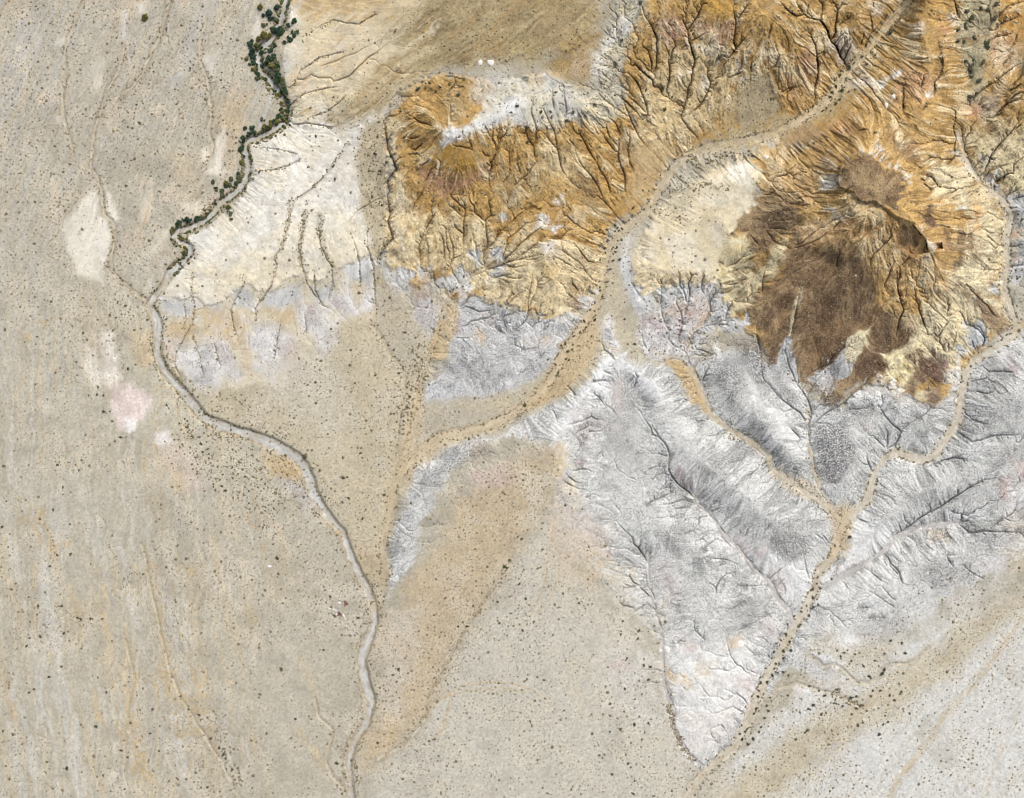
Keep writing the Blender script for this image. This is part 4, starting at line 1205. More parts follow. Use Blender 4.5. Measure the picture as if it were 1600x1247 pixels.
lay((106, 76, 64), '1425,560 1440,552 1470,558 1480,575 1475,600 1465,615 1450,600 1440,600 1425,590 1430,575', f=5, wp=4, nz=(8, 8), grain=1, seg=5)
lay((110, 84, 74), '1425,590 1430,600 1425,625 1410,650 1400,655 1408,630 1418,605', f=5, wp=3, a=.9, seg=5); lay((126, 108, 102), '1440,600 1465,605 1470,625 1455,645 1448,625', f=5, a=.8, seg=5)
# ---- cream lobe
lay((229, 215, 186), '985,400 1000,370 1030,325 1080,290 1110,265 1130,262 1145,248 1165,250 1190,265 1172,300 1180,320 1160,330 1145,365 1125,395 1122,420 1120,450 1108,455 1085,448 1060,445 1052,458 1040,455 1020,458 1000,466 985,445', f=3.5, wp=3, gp=6, nz=(3, 8), c2=(222, 203, 162), seg=3, grain=.4, bare=.15)
lay((234, 228, 214), '1138,255 1150,248 1175,262 1168,290 1140,280', f=6, a=.8); lay((190, 174, 140), '1040,300 1090,275 1080,295 1110,290 1140,290 1140,300 1090,310 1060,340 1050,330', f=6, a=.6, nz=(6, 8), bare=1.2)
lay((176, 158, 124), '1075,255 1105,260 1130,240 1160,240 1185,235 1170,250 1145,248 1130,262 1105,266', f=4, a=.7)
lay((218, 186, 128), '985,440 1000,455 1040,440 1060,440 1080,445 1120,450 1105,430 1040,420 1000,420', f=9, a=.45, gp=-3)
# clays below it
lay((184, 186, 188), '968,400 985,400 985,440 1000,468 1020,460 1040,452 1060,444 1090,448 1120,445 1125,470 1140,500 1165,505 1160,520 1100,520 1060,500 1020,490 1000,500 985,470 972,440', f=4, wp=3, gp=-5, c2=(196, 196, 194), seg=6, grain=.4)
lay((218, 214, 212), '975,370 985,372 975,440 968,420', f=4, a=.7)
lay((212, 192, 170), '1020,480 1060,470 1100,460 1115,480 1105,510 1080,500 1040,520 1020,510', f=9, a=.75, nz=(8, 8), c2=(206, 178, 162), nz2=8)
lay((218, 214, 213), '1000,495 1040,500 1100,500 1130,500 1100,530 1085,560 1070,575 1050,550 1020,560 1010,545 1000,520', f=8, nz=(8, 8), c2=(196, 190, 190), nz2=8, seg=6, speck=.4)
lay((170, 130, 132), '1005,498 1018,500 1012,515 1003,512', f=5, a=.75, nz=(4, 8)); lay((178, 140, 140), '1055,490 1070,490 1065,530 1055,520', f=5, a=.6, nz=(5, 8)); lay((182, 146, 142), '1070,480 1092,482 1092,495 1070,490', f=5, a=.6, nz=(5, 8)); lay((186, 154, 152), '1025,505 1040,510 1035,518 1022,512', f=5, a=.6)
lay((204, 168, 132), '1090,500 1104,490 1100,505 1085,525 1080,520', f=3, a=.9); lay((204, 170, 128), '1068,530 1078,525 1080,545 1072,555', f=3, a=.8); lay((214, 190, 140), '1115,510 1127,512 1125,530 1116,525', f=4, a=.7)

# ---- grey hills: pale clay with grey lag
G1 = (212, 211, 207)
lay(G1, '880,620 930,590 950,555 948,525 955,505 962,530 985,565 1040,570 1075,590 1110,560 1150,540 1200,570 1240,600 1290,640 1340,620 1400,610 1460,640 1500,610 1530,560 1600,520 1710,480 1710,830 1600,870 1560,890 1500,920 1440,960 1380,990 1330,1030 1290,1060 1230,1040 1190,1090 1150,1160 1100,1205 1060,1170 1045,1100 1030,1010 990,960 930,900 880,860 860,800 870,720 850,690 800,680 740,700 690,760 640,880 606,930 610,830 640,760 700,700 780,680 830,650', f=6, wp=5, nz=(5, 20), c2=(201, 200, 196), seg=6, grain=.7, speck=.5, bare=.0)
lay((200, 198, 197), '660,630 680,590 700,560 690,520 700,480 740,450 780,490 830,500 880,515 905,490 915,510 880,550 830,595 760,618 700,622', f=5, wp=4, nz=(5, 20), c2=(190, 188, 188), seg=6, grain=.7, speck=.45, bare=.0)
lay((226, 225, 224), '920,600 950,560 958,600 940,640 900,640 880,680 870,720 880,740 860,740 850,690', f=14, wp=8, nz=(12, 20), speck=.03)
lay((228, 227, 226), '965,560 985,565 1015,590 1040,620 1025,630 1000,605 970,580', f=7, wp=4, nz=(6, 8), speck=.05)
lay((232, 231, 228), '1040,990 1080,1000 1130,1000 1180,1000 1190,1040 1160,1100 1130,1150 1090,1180 1060,1130 1055,1060 1040,1030', f=14, wp=8, nz=(10, 20), speck=.04, c2=(222, 217, 211))
lay((226, 225, 224), '1105,820 1150,830 1190,860 1240,870 1290,880 1270,930 1230,930 1190,890 1150,860 1110,850', f=12, wp=6, nz=(10, 8), a=.8, speck=.2)
lay((228, 226, 223), '1315,850 1340,800 1355,790 1360,830 1400,850 1370,870 1330,890 1300,890 1318,870', f=7, wp=4, a=.9, speck=.05)
lay((222, 220, 216), '1280,900 1340,890 1380,870 1410,900 1420,940 1380,950 1330,930 1300,940 1280,930', f=10, wp=5, nz=(8, 8), a=.7, speck=.12)
lay((226, 225, 222), '1160,570 1175,600 1200,630 1240,670 1265,720 1255,720 1215,670 1170,620', f=5, wp=4, a=.7, speck=.15); lay((228, 226, 224), '1118,525 1125,545 1130,575 1125,580 1112,545', f=2.5, wp=2)
lay((224, 222, 220), '1220,560 1232,565 1250,610 1262,640 1250,630 1232,595', f=4, a=.8)
lay((202, 192, 172), '845,790 880,770 920,840 960,900 1010,950 1030,1010 1030,1060 1000,1080 940,1010 880,940 840,870', f=34, a=.75, nz=(26, 20), seg=0, speck=.1, bare=.6)
lay((206, 192, 168), '840,740 875,720 900,800 930,860 900,880 850,830', f=26, a=.7, nz=(18, 20), speck=.15)
lay((206, 178, 132), '870,860 930,860 960,890 930,920 880,900', f=22, a=.4, nz=(14, 20))
lay((208, 203, 196), '950,1030 1000,1000 1040,1040 1045,1100 1010,1130 960,1090', f=24, a=.6, nz=(14, 20))
lay((208, 205, 200), '1280,985 1330,965 1400,940 1480,900 1560,880 1600,880 1500,945 1400,1000 1320,1040 1270,1030', f=22, a=.8, nz=(16, 20), bare=.7, speck=.15)
lay((204, 190, 160), '1250,1010 1290,995 1340,1000 1400,1010 1380,1045 1320,1040 1270,1030', f=16, a=.6, nz=(12, 20), bare=.9)
lay((226, 224, 220), '1300,1000 1325,990 1345,1003 1320,1012', f=4, bare=.1); lay((226, 224, 220), '1272,1024 1290,1022 1312,1038 1300,1042 1285,1036', f=3, bare=.1); lay((224, 222, 218), '1240,1073 1265,1072 1275,1086 1258,1086', f=4, bare=.1)
for t_ in ('1221,560 1231,530 1237,548 1235,580 1248,602 1228,604 1208,590 1206,574', '1262,594 1276,580 1293,571 1312,545 1332,533 1340,542 1334,562 1312,586 1302,602 1280,606'):
    lay((200, 198, 196), t_, f=4, wp=5, nz=(5, 8), c2=(170, 168, 166), nz2=8, seg=6, speck=.45)
lay((222, 206, 164), '1318,545 1336,530 1342,540 1336,562 1322,560', f=4, wp=4, nz=(4, 8), seg=3)
# darker lag fields
for s, a, f in (('1270,660 1320,660 1340,700 1330,740 1300,760 1275,740 1268,700', .95, 12), ('1100,555 1150,560 1165,610 1140,640 1115,610', .75, 14), ('1140,530 1180,530 1200,570 1190,600 1165,590', .85, 12), ('1215,585 1245,620 1255,640 1230,630', .75, 8),
                ('1265,600 1300,590 1310,640 1280,650', .6, 9), ('1300,650 1370,610 1390,640 1340,660', .65, 10), ('1020,720 1050,710 1060,760 1070,790 1040,770 1030,745', .75, 12), ('1000,880 1020,890 1030,930 1012,940 1005,910', .85, 9), ('970,600 1000,610 1010,640 985,660 970,640', .6, 12), ('1080,780 1120,770 1140,800 1110,810', .75, 12), ('1140,810 1200,800 1240,830 1200,850 1160,840', .6, 14), ('1200,830 1260,830 1270,870 1230,880 1205,860', .75, 10),
                ('940,640 980,650 1000,700 970,720 940,690', .6, 14), ('930,840 970,840 990,870 950,870', .55, 12), ('1150,660 1250,720 1290,770 1250,760 1180,710 1130,680', .75, 10), ('1420,780 1480,770 1530,730 1570,700 1600,690 1560,740 1490,800', .65, 16), ('1340,760 1370,740 1380,780 1360,820', .55, 10), ('1480,640 1540,620 1600,600 1600,640 1540,680 1490,690', .6, 18), ('1510,580 1580,560 1600,600 1530,620', .6, 14), ('1460,830 1540,810 1600,830 1560,860 1480,850', .65, 12), ('1420,880 1500,870 1540,900 1460,930', .6, 16), ('1330,990 1380,960 1400,940 1420,990 1360,1000', .4, 14),
                ('700,700 760,690 780,710 740,720 680,760 640,790 630,780', .6, 12), ('690,580 740,590 760,560 720,540 690,560', .55, 14), ('780,540 810,540 815,570 790,560', .65, 10), ('615,820 640,800 660,830 630,870 612,860', .45, 12), ('1150,920 1180,940 1175,970 1140,990 1120,960', .5, 10), ('1380,600 1460,640 1420,690 1380,660', .6, 14), ('800,640 830,640 815,665 795,665', .5, 8), ('830,690 860,680 850,720 830,720', .4, 8)):
    pts = parse(s); w, sd = polysd(pts, f + 25, 8)
    al = sstep(-f, f, sd + 9 * N20[w]); SPECK[w] = np.maximum(SPECK[w], a * al); mix(w, np.clip(al * a * (0.62 + 0.35 * RM[w] * KST[w] + 0.3 * N8[w]), 0, .85), (136, 135, 132))
# tints within the grey
for c, s, f, a in (((214, 184, 130), '850,700 875,690 885,715 880,750 860,745', 10, .8), ((206, 172, 120), '862,695 880,692 882,710 868,715', 6, .6), ((222, 202, 178), '885,740 900,760 890,790 870,800 868,770', 12, .7), ((206, 180, 176), '895,650 935,660 925,690 900,690', 10, .5),
                   ((172, 140, 144), '900,722 915,718 918,728 905,732', 4, .8), ((206, 176, 172), '745,740 790,735 800,755 760,765 735,755', 10, .65), ((210, 180, 150), '730,700 760,690 770,700 745,712', 8, .3), ((198, 182, 178), '958,590 972,590 972,640 960,645', 4, .8), ((160, 118, 122), '1050,725 1075,745 1085,765 1070,765 1055,745', 8, .7),
                   ((208, 178, 174), '1030,880 1050,895 1055,930 1040,920', 9, .6), ((210, 186, 178), '1040,900 1060,920 1050,950 1035,945', 9, .5), ((204, 176, 172), '1155,835 1170,850 1165,870 1150,850', 7, .6), ((204, 170, 164), '1180,855 1195,860 1190,875 1180,870', 5, .6), ((212, 184, 176), '1205,890 1225,905 1220,940 1200,925', 8, .6), ((206, 178, 172), '1185,965 1215,970 1210,995 1190,985', 9, .5),
                   ((212, 182, 172), '945,1035 985,1030 980,1045 950,1048', 8, .55), ((212, 186, 180), '1060,1000 1095,1005 1090,1020 1065,1018', 8, .6), ((212, 176, 122), '1038,1040 1058,1055 1060,1068 1044,1062', 4, .8), ((214, 184, 134), '1064,1050 1080,1060 1076,1072 1066,1068', 5, .6), ((214, 182, 142), '1135,1000 1155,985 1150,1010 1142,1018', 6, .7), ((216, 186, 140), '1085,1042 1105,1040 1105,1052 1088,1052', 6, .6), ((210, 182, 176), '1150,1060 1172,1060 1172,1100 1155,1085', 10, .6), ((220, 206, 198), '1060,1120 1150,1110 1140,1160 1080,1180', 18, .55),
                   ((206, 174, 138), '925,870 945,880 940,910 920,905', 12, .6), ((214, 190, 180), '880,800 920,790 960,860 930,870 900,840', 16, .45), ((212, 176, 150), '860,820 880,840 900,870 880,870', 10, .35), ((208, 160, 140), '1560,755 1580,745 1575,785 1562,780', 6, .65), ((206, 164, 146), '1580,720 1600,715 1610,760 1590,750', 9, .6), ((228, 224, 220), '1575,765 1610,760 1610,785 1580,788', 6, .9), ((214, 188, 160), '1560,820 1610,800 1620,850 1580,840', 12, .6), ((214, 196, 166), '1565,860 1620,850 1640,890 1580,900', 10, .8), ((206, 182, 150), '1450,828 1480,830 1486,845 1460,845', 4, .9), ((206, 196, 196), '1530,880 1570,870 1570,900 1530,900', 12, .5),
                   ((206, 160, 160), '1580,555 1600,580 1590,590 1575,570', 6, .6), ((228, 224, 222), '1585,545 1610,570 1610,590 1595,575', 5, .9), ((224, 222, 221), '1575,600 1600,590 1600,615 1580,615', 8, .6), ((196, 150, 144), '1470,560 1480,565 1478,580 1470,575', 4, .6), ((228, 224, 220), '1485,580 1500,570 1508,590 1500,610 1480,615 1490,600', 4, .9), ((226, 222, 214), '1475,580 1488,590 1486,600 1477,598', 3, .9), ((226, 224, 222), '1360,605 1375,600 1380,625 1370,635', 6, .9), ((226, 222, 220), '1352,655 1370,650 1375,668 1355,668', 6, .8), ((212, 186, 178), '1350,665 1362,665 1360,672 1350,672', 4, .7), ((222, 214, 176), '1432,608 1445,612 1446,625 1436,625', 4, .8), ((214, 184, 132), '1395,612 1410,612 1408,622 1398,622', 4, .7),
                   ((178, 142, 146), '712,500 722,490 716,515 708,525', 5, .7), ((170, 134, 140), '655,460 672,465 668,480 655,470', 5, .7), ((226, 224, 224), '718,455 740,445 730,470 712,482', 5, .8), ((214, 176, 126), '738,515 752,510 755,530 748,540', 6, .65), ((214, 184, 150), '820,520 850,515 870,525 860,540 830,535', 8, .6), ((212, 176, 134), '820,525 835,520 838,540 828,545', 6, .5), ((206, 182, 166), '750,490 780,480 790,500 770,510', 8, .5), ((226, 224, 224), '720,545 740,550 735,565 722,560', 7, .8), ((224, 223, 222), '800,560 840,545 830,570 795,590', 9, .8), ((206, 210, 214), '690,612 720,605 745,605 700,622 660,625', 5, .6), ((224, 220, 220), '945,500 955,490 958,520 972,545 965,555 945,540', 5, .8), ((210, 186, 178), '945,500 955,505 958,515 945,512', 5, .5), ((218, 190, 150), '950,545 968,545 966,555 950,552', 4, .7)):
    lay(c, s, f=f, a=a, wp=5, nz=(f * 0.8, 8))
lay((198, 184, 158), '583,425 612,428 640,442 690,438 712,470 695,495 640,495 598,475', f=7, wp=5, nz=(6, 8), c2=(186, 172, 146), nz2=8, seg=0, bare=.8)
# grey-blue skirts under the ochre hill
for s in ('590,410 600,400 610,425 625,420 645,430 640,455 620,460 605,440', '655,415 680,420 700,435 720,420 735,430 730,450 700,455 670,450 655,435', '770,395 790,400 782,430 760,440 765,410', '770,470 790,480 800,490 830,500 850,505 870,512 895,480 900,500 885,525 850,520 830,540 810,510 780,510 770,490', '915,470 935,455 930,475 915,490', '735,400 750,395 755,415 740,420'):
    lay((184, 185, 187), s, f=5, wp=4, gp=-5, a=.85, c2=(196, 195, 194), nz2=8, seg=6)
lay((170, 132, 136), '645,450 668,455 676,480 660,490 648,470', f=6, a=.5, nz=(5, 8)); lay((206, 196, 194), '640,470 680,470 688,500 670,525 645,500', f=6, a=.8, seg=6, speck=.4, c2=(190, 184, 184), nz2=8)
lay((140, 112, 104), '893,465 910,468 905,488 895,480', f=4, a=.8, nz=(4, 8)); lay((140, 100, 66), '888,430 895,440 910,455 900,460 888,445', f=4, a=.6, nz=(4, 8))
# river island
lay((196, 164, 116), '412,712 440,708 465,722 478,745 470,755 440,745 420,740', f=5, nz=(4, 8)); lay((186, 180, 178), '435,745 470,755 490,780 500,800 480,795 450,770', f=6, nz=(5, 8), c2=(160, 150, 144), nz2=8)
lay((198, 168, 118), '505,805 530,825 548,845 540,850 515,825', f=5, a=.6); lay((192, 164, 116), '560,840 600,850 600,900 575,915 552,860', f=8, a=.6)

# ---- washes
def wash_col(q, c, c2, seg, edge=None, amt=1.0):
    w, sd = q[0], q[1]
    if edge is not None: mix(w, (1 - sstep(0.5, 7.0, sd + 4 * N8[w])) * 0.5 * amt, edge)
    rag = sd + 3.4 * N8[w] + 2.2 * N4[w] + 2.0 * N20[w]
    al = (1 - sstep(-3.2, 2.6, rag)) * amt
    br = vnoise(sd / 1.6 + 2 * WX[w], (0.35 * UU[w] + VV[w]) / 24, 411)
    t = sstep(-0.5, 0.5, 0.7 * N8[w] + 0.5 * N20[w] + 0.9 * br)[..., None]
    cc = (lin(c) * (1 - t) + lin(c2) * t) * (1 + 0.10 * N4[w] + 0.08 * br)[..., None]
    COL[w] = COL[w] * (1 - al[..., None]) + cc * al[..., None]
    if amt > .75: SEG[w] = np.where(al > 0.5, seg, SEG[w])
    GRAIN[w] *= (1 - 0.45 * al); SPECK[w] *= (1 - al); BARE[w] *= (1 - 0.8 * al)
wash_col(WASH[0], (203, 200, 195), (184, 179, 170), 1, (152, 126, 88))
ns, ng = len(SANDY), len(GREYWASH)
for i in range(ns):
    pale = i == 2
    wash_col(WASH[1 + i], (209, 196, 174) if pale else (203, 180, 141), (196, 178, 150) if pale else (190, 166, 126), 2, (188, 164, 122) if i == 0 else None, (.62, .6, .85, .8, .8, .75, .55, .45)[i])
for i in range(ng): wash_col(WASH[1 + ns + i], (196, 190, 186), (186, 180, 176), 1, (206, 194, 186))
for q in WASH[1 + ns + ng:]: wash_col(q, (212, 202, 182), (192, 176, 148), 1, (176, 152, 116), .85)
# gravel bars and threads inside the beds
rb = random.Random(17)
def bars(p, wid, n, c1, c2):
    seg = [math.dist(p[i], p[i + 1]) for i in range(len(p) - 1)]; tot = sum(seg)
    for _ in range(n):
        q = rb.random() * tot; i = 0
        while i < len(seg) - 1 and q > seg[i]: q -= seg[i]; i += 1
        t = q / (seg[i] + 1e-6); tx, ty = (p[i + 1][0] - p[i][0]) / (seg[i] + 1e-6), (p[i + 1][1] - p[i][1]) / (seg[i] + 1e-6)
        o = rb.uniform(-.55, .55) * wid; x, y = p[i][0] + tx * q - ty * o, p[i][1] + ty * q + tx * o
        if not (-40 < x < 1640 and -40 < y < 1290): continue
        L = rb.uniform(4, 13); W_ = rb.uniform(.7, 2.0)
        pts = ' '.join('%.1f,%.1f' % (x + a * L * tx - b * W_ * ty, y + a * L * ty + b * W_ * tx) for a, b in ((-1, 0), (-.4, 1), (.4, .8), (1, 0), (.5, -.9), (-.5, -.8)))
        lay(rb.choice((c1, c2)), pts, f=1.2, a=rb.uniform(.45, .85), wp=1.5)
bars(RIVER, 7, 130, (184, 168, 138), (216, 213, 208))
bars(SANDY[0][2], 13, 110, (186, 166, 130), (214, 196, 162)); bars(SANDY[2][2], 15, 130, (184, 166, 136), (218, 206, 186)); bars(SANDY[4][2], 9, 40, (188, 170, 138), (214, 202, 180))
lay((206, 182, 144), '645,695 612,745 601,800 598,842 612,842 622,785 650,735 695,698', f=7, a=.6, nz=(5, 8), bare=.8)
# broad sand
lay((202, 174, 128), '685,505 700,480 712,460 716,480 710,520 695,560 675,585 668,570 672,540', f=3, wp=2, seg=2, bare=.4)
lay((200, 166, 112), '1040,562 1068,562 1082,590 1100,625 1108,648 1090,640 1070,610', f=3, wp=2, seg=2, bare=.5)
lay((208, 192, 166), '1205,735 1235,742 1265,755 1285,775 1300,795 1280,790 1250,775 1225,760', f=4, wp=2, seg=2, bare=.5)
lay((206, 182, 146), '1300,790 1335,785 1330,830 1325,860 1310,885 1290,880 1300,850 1298,820', f=6, wp=3, seg=2, bare=.6)
lay((202, 174, 130), '880,540 905,505 930,480 935,520 925,560 900,600 860,625 820,640 830,620 860,590', f=6, wp=3, a=.9, seg=2, bare=.9)
lay((204, 176, 134), '640,640 655,600 665,620 655,680 630,740 618,740 630,690', f=6, a=.7, seg=2, bare=.7)
lay((196, 168, 122), '800,640 840,615 870,590 900,580 880,620 830,645', f=6, a=.7, seg=2, bare=.8)
line((214, 190, 154), '925,480 905,515 885,545 868,590 840,620 800,642 765,662 720,675 690,680', 4, 2.5, .6)
line((212, 186, 146), '1340,105 1320,130 1305,150 1280,172 1240,195', 5, 3, .6)
for p_, dx_ in ((PLAINWASH[0][2], 2.4), (PLAINWASH[1][2], -2.2)):
    line((146, 122, 88), [(x + dx_, y) for x, y in p_], .8, 1.2, .65, 2, nz=.9)
line((136, 112, 76), '245,505 243,530 240,556 252,582 270,604 288,626 312,656 345,672 380,684 420,700', 1.2, 1.6, .65, 1.5, nz=.8)
line((136, 112, 76), '420,705 410,720 412,745 440,775 475,790 500,800 515,822 532,848 545,875 560,912 572,950 562,985 558,1010', 1.2, 1.6, .6, 1.5, nz=.9)
line((136, 116, 82), '560,1060 566,1095 556,1128 542,1160 535,1190 540,1235', 1.6, 1.8, .6, 1.5, nz=.9)
line((142, 126, 104), '1046,1096 1052,1135 1064,1165 1082,1190 1096,1203', 2.6, 3, .55, 2, nz=.8)
# tracks
TRK = ['875,865 873,900 862,930 842,955', '857,868 854,900 845,930 830,960', '700,1085 720,1072 760,1066 800,1068 830,1078 850,1092', '690,1090 730,1080 780,1074 820,1082', '870,860 862,835 868,810',
       '300,350 270,420', '290,340 262,405', '235,310 215,390', '700,1110 690,1140 672,1160', '705,1090 690,1150']
for s in TRK: line((204, 172, 122), s, 1.4, 1.3, .6, .8)
for s in ('300,340 285,370 262,410', '296,330 276,365', '240,330 226,310'): line((222, 214, 200), s, 1, 1, .4, .8)
for s, hw, a in (('230,850 240,930 255,1000 268,1050 285,1095', 4, .5), ('195,990 212,1060 200,1110 192,1160', 4, .5), ('55,880 50,930', 4, .5), ('110,920 125,960', 5, .35), ('100,1040 115,1100 108,1180', 3, .4), ('145,1190 160,1240', 4, .5), ('270,1090 300,1105', 6, .4), ('25,1100 10,1150', 4, .4), ('150,890 165,930', 4, .4), ('380,950 400,970', 6, .4), ('470,1030 490,1080', 7, .45), ('465,1140 475,1160', 6, .6), ('490,1170 500,1200', 6, .6)):
    line((206, 178, 126), s, hw, hw, a, 3, nz=.9)
for s, hw in (('75,870 70,960 68,1040 60,1140', 5), ('70,880 60,1000 62,1060', 3), ('260,860 275,900 290,950', 4)): line((208, 204, 196), s, hw, 5, .4, 3)

# darker lines along every gully and side rill, scrub-coloured on the cream dome
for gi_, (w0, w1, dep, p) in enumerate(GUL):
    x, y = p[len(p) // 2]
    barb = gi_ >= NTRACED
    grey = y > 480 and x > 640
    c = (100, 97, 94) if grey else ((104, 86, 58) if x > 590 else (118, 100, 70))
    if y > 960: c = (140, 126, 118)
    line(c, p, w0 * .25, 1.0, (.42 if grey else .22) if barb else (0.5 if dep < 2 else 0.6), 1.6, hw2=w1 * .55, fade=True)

# ---- fine structure
rill = blur(np.clip(RILL, 0, 1.4), 1)
steep = np.hypot(*np.gradient(blur(H, 2), D * M_PX))
lum = 1 + GRAIN * (0.14 * W1 + 0.20 * W2 + 0.14 * N4) + 0.06 * N20
COL *= lum[..., None]
oc = (SEG == 4) * 0.04
COL = COL * (1 - oc[..., None]) + lin((212, 190, 148)) * oc[..., None]
# strips of different beds on the bare hills: thin, following the level
bed = vnoise((H - base_plane(VV)) * 0.9 + 1.2 * N20, np.zeros_like(H) + 3.3, 301)
hill = np.isin(SEG, (3, 4)).astype(np.float32)
COL *= (1 + 0.10 * hill * bed + 0.10 * hill * N8)[..., None]
hue = hill * np.clip(EROD, 0, 1)
pal = hill * EROD * SLP * sstep(0.05, 0.9, RN + 0.8 * N20 + 0.3 * RL) * 0.68
COL = COL * (1 - pal[..., None]) + lin((232, 208, 160)) * pal[..., None]
dk = hill * EROD * SLP * sstep(0.15, 0.9, -RN + 0.5 * N20) * 0.6
COL = COL * (1 - dk[..., None]) + lin((146, 104, 52)) * dk[..., None]
COL *= (1 + 0.10 * hill * EROD * SLP * RF)[..., None]
spn = vnoise(UU / 2.9, VV / 2.9, 311) * 0.5 + W1 * 0.42 + 0.25 * W2 + 0.2 * N8
# darker clay in soft patches under the lag
al = np.clip(SPECK, 0, 1) * sstep(-0.1, 0.6, N8 + 0.8 * N20) * 0.35
COL = COL * (1 - al[..., None]) + lin((128, 127, 126)) * al[..., None]
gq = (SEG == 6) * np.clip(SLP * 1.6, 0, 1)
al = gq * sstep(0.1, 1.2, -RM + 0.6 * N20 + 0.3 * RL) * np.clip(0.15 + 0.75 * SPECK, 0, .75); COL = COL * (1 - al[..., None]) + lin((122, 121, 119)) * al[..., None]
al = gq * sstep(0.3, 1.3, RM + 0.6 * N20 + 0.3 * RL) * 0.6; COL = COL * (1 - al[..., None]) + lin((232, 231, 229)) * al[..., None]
# coarse lag on the brown fans
brs = (SEG == 5) * np.clip(SLP * 2, 0.4, 1)
th_r = np.arctan2(VV - 325 + 6 * WY, UU - 1395 + 6 * WX); rr_ = np.hypot(UU - 1395, VV - 325)
RAD = vnoise(th_r / 0.05, rr_ / 120, 341) * .6 + vnoise(th_r / 0.021, rr_ / 70, 342) * .5 + 0.25 * N8
al = brs * sstep(0.15, 0.7, RAD + 0.3 * N20) * 0.6; COL = COL * (1 - al[..., None]) + lin((176, 132, 80)) * al[..., None]
al = brs * sstep(0.1, 0.7, -RAD + 0.3 * N20) * 0.6; COL = COL * (1 - al[..., None]) + lin((104, 68, 44)) * al[..., None]
al = brs * sstep(0.25, 1.3, RL + 0.5 * RM + 0.4 * N20) * 0.55; COL = COL * (1 - al[..., None]) + lin((196, 162, 110)) * al[..., None]
al = brs * sstep(0.2, 1.3, -RL + 0.5 * N20) * 0.6; COL = COL * (1 - al[..., None]) + lin((98, 68, 46)) * al[..., None]
br = (SEG == 5).astype(np.float32)
al = br * sstep(0.25, 0.7, spn) * 0.5; COL = COL * (1 - al[..., None]) + lin((84, 62, 48)) * al[..., None]
al = br * sstep(0.35, 0.75, -spn) * 0.5; COL = COL * (1 - al[..., None]) + lin((190, 160, 120)) * al[..., None]
# pebbles on the plains
pl = (SEG == 0) * (1 - 0.0)
al = pl * sstep(0.35, 0.8, spn) * 0.22; COL = COL * (1 - al[..., None]) + lin((120, 108, 88)) * al[..., None]
al = pl * sstep(0.40, 0.8, -spn) * 0.25; COL = COL * (1 - al[..., None]) + lin((222, 216, 206)) * al[..., None]
pf = (SEG == 0).astype(np.float32)
al = pf * sstep(0.05, 0.6, N20 + 0.5 * N60) * 0.28; COL = COL * (1 - al[..., None]) + lin((210, 199, 176)) * al[..., None]
al = pf * sstep(0.05, 0.6, -N20 + 0.6 * N60) * 0.26; COL = COL * (1 - al[..., None]) + lin((172, 160, 134)) * al[..., None]
ol = np.zeros((NY, NX), np.float32); w_, sd_ = polysd(parse('610,60 720,-60 935,-60 940,40 930,95 880,85 800,95 720,108 640,135 590,172 520,200 500,185 560,140'), 30, 8); ol[w_] = sstep(-8, 8, sd_)
so_y = np.zeros((NY, NX), np.float32); w_, sd_ = polysd(parse('452,10 700,20 640,125 590,178 520,200 452,190 455,120'), 30, 8); so_y[w_] = sstep(-10, 12, sd_)
so = streak(-0.85, 0.6, 4.5, 60, 321); so2 = streak(-0.7, 0.7, 12, 120, 331)
al = so_y * sstep(0.1, 0.7, so + 0.5 * N20) * 0.55; COL = COL * (1 - al[..., None]) + lin((232, 218, 188)) * al[..., None]
al = so_y * sstep(0.15, 0.8, -so + 0.6 * N20) * 0.5; COL = COL * (1 - al[..., None]) + lin((186, 146, 86)) * al[..., None]
al = ol * sstep(0.1, 0.8, so + 0.5 * N20) * 0.4; COL = COL * (1 - al[..., None]) + lin((204, 182, 134)) * al[..., None]
al = ol * sstep(0.1, 0.8, -so + 0.5 * N20) * 0.45; COL = COL * (1 - al[..., None]) + lin((122, 98, 58)) * al[..., None]
al = ol * sstep(0.1, 0.8, so2 + 0.6 * N60) * 0.35; COL = COL * (1 - al[..., None]) + lin((178, 128, 58)) * al[..., None]
COL *= (1 + pf * (west * (1 - nw) * 0.13 * fur + nw * 0.13 * fnw + se * 0.07 * fse + 0.07 * N20 + 0.06 * N8))[..., None]
mott = np.isin(SEG, (3, 4, 5)) * EROD
COL *= (1 + mott * (0.16 * N8 + 0.12 * N4))[..., None]
COL = np.clip(COL * 0.93, 0.02, 0.88)
LAG = SPECK.copy()
LAG = np.maximum(LAG, br * 0.42); LAG = np.maximum(LAG, (SEG == 0) * np.clip(0.17 + 0.20 * N20 + 0.16 * N60, 0, 1))
LAG = np.maximum(LAG, np.isin(SEG, (3, 4)) * 0.10 * EROD)
cap = blur(np.isin(SEG, (3, 4, 5)).astype(np.float32), 1)
H += 0.9 * cap * np.clip(EROD * 1.5, 0, 1)
# small relief: pebbly plains, knobbly clay
H += 0.06 * W2 * (0.4 + GRAIN) * (1 - 0.7 * FLAT) * (1 - 0.7 * (SEG == 6))
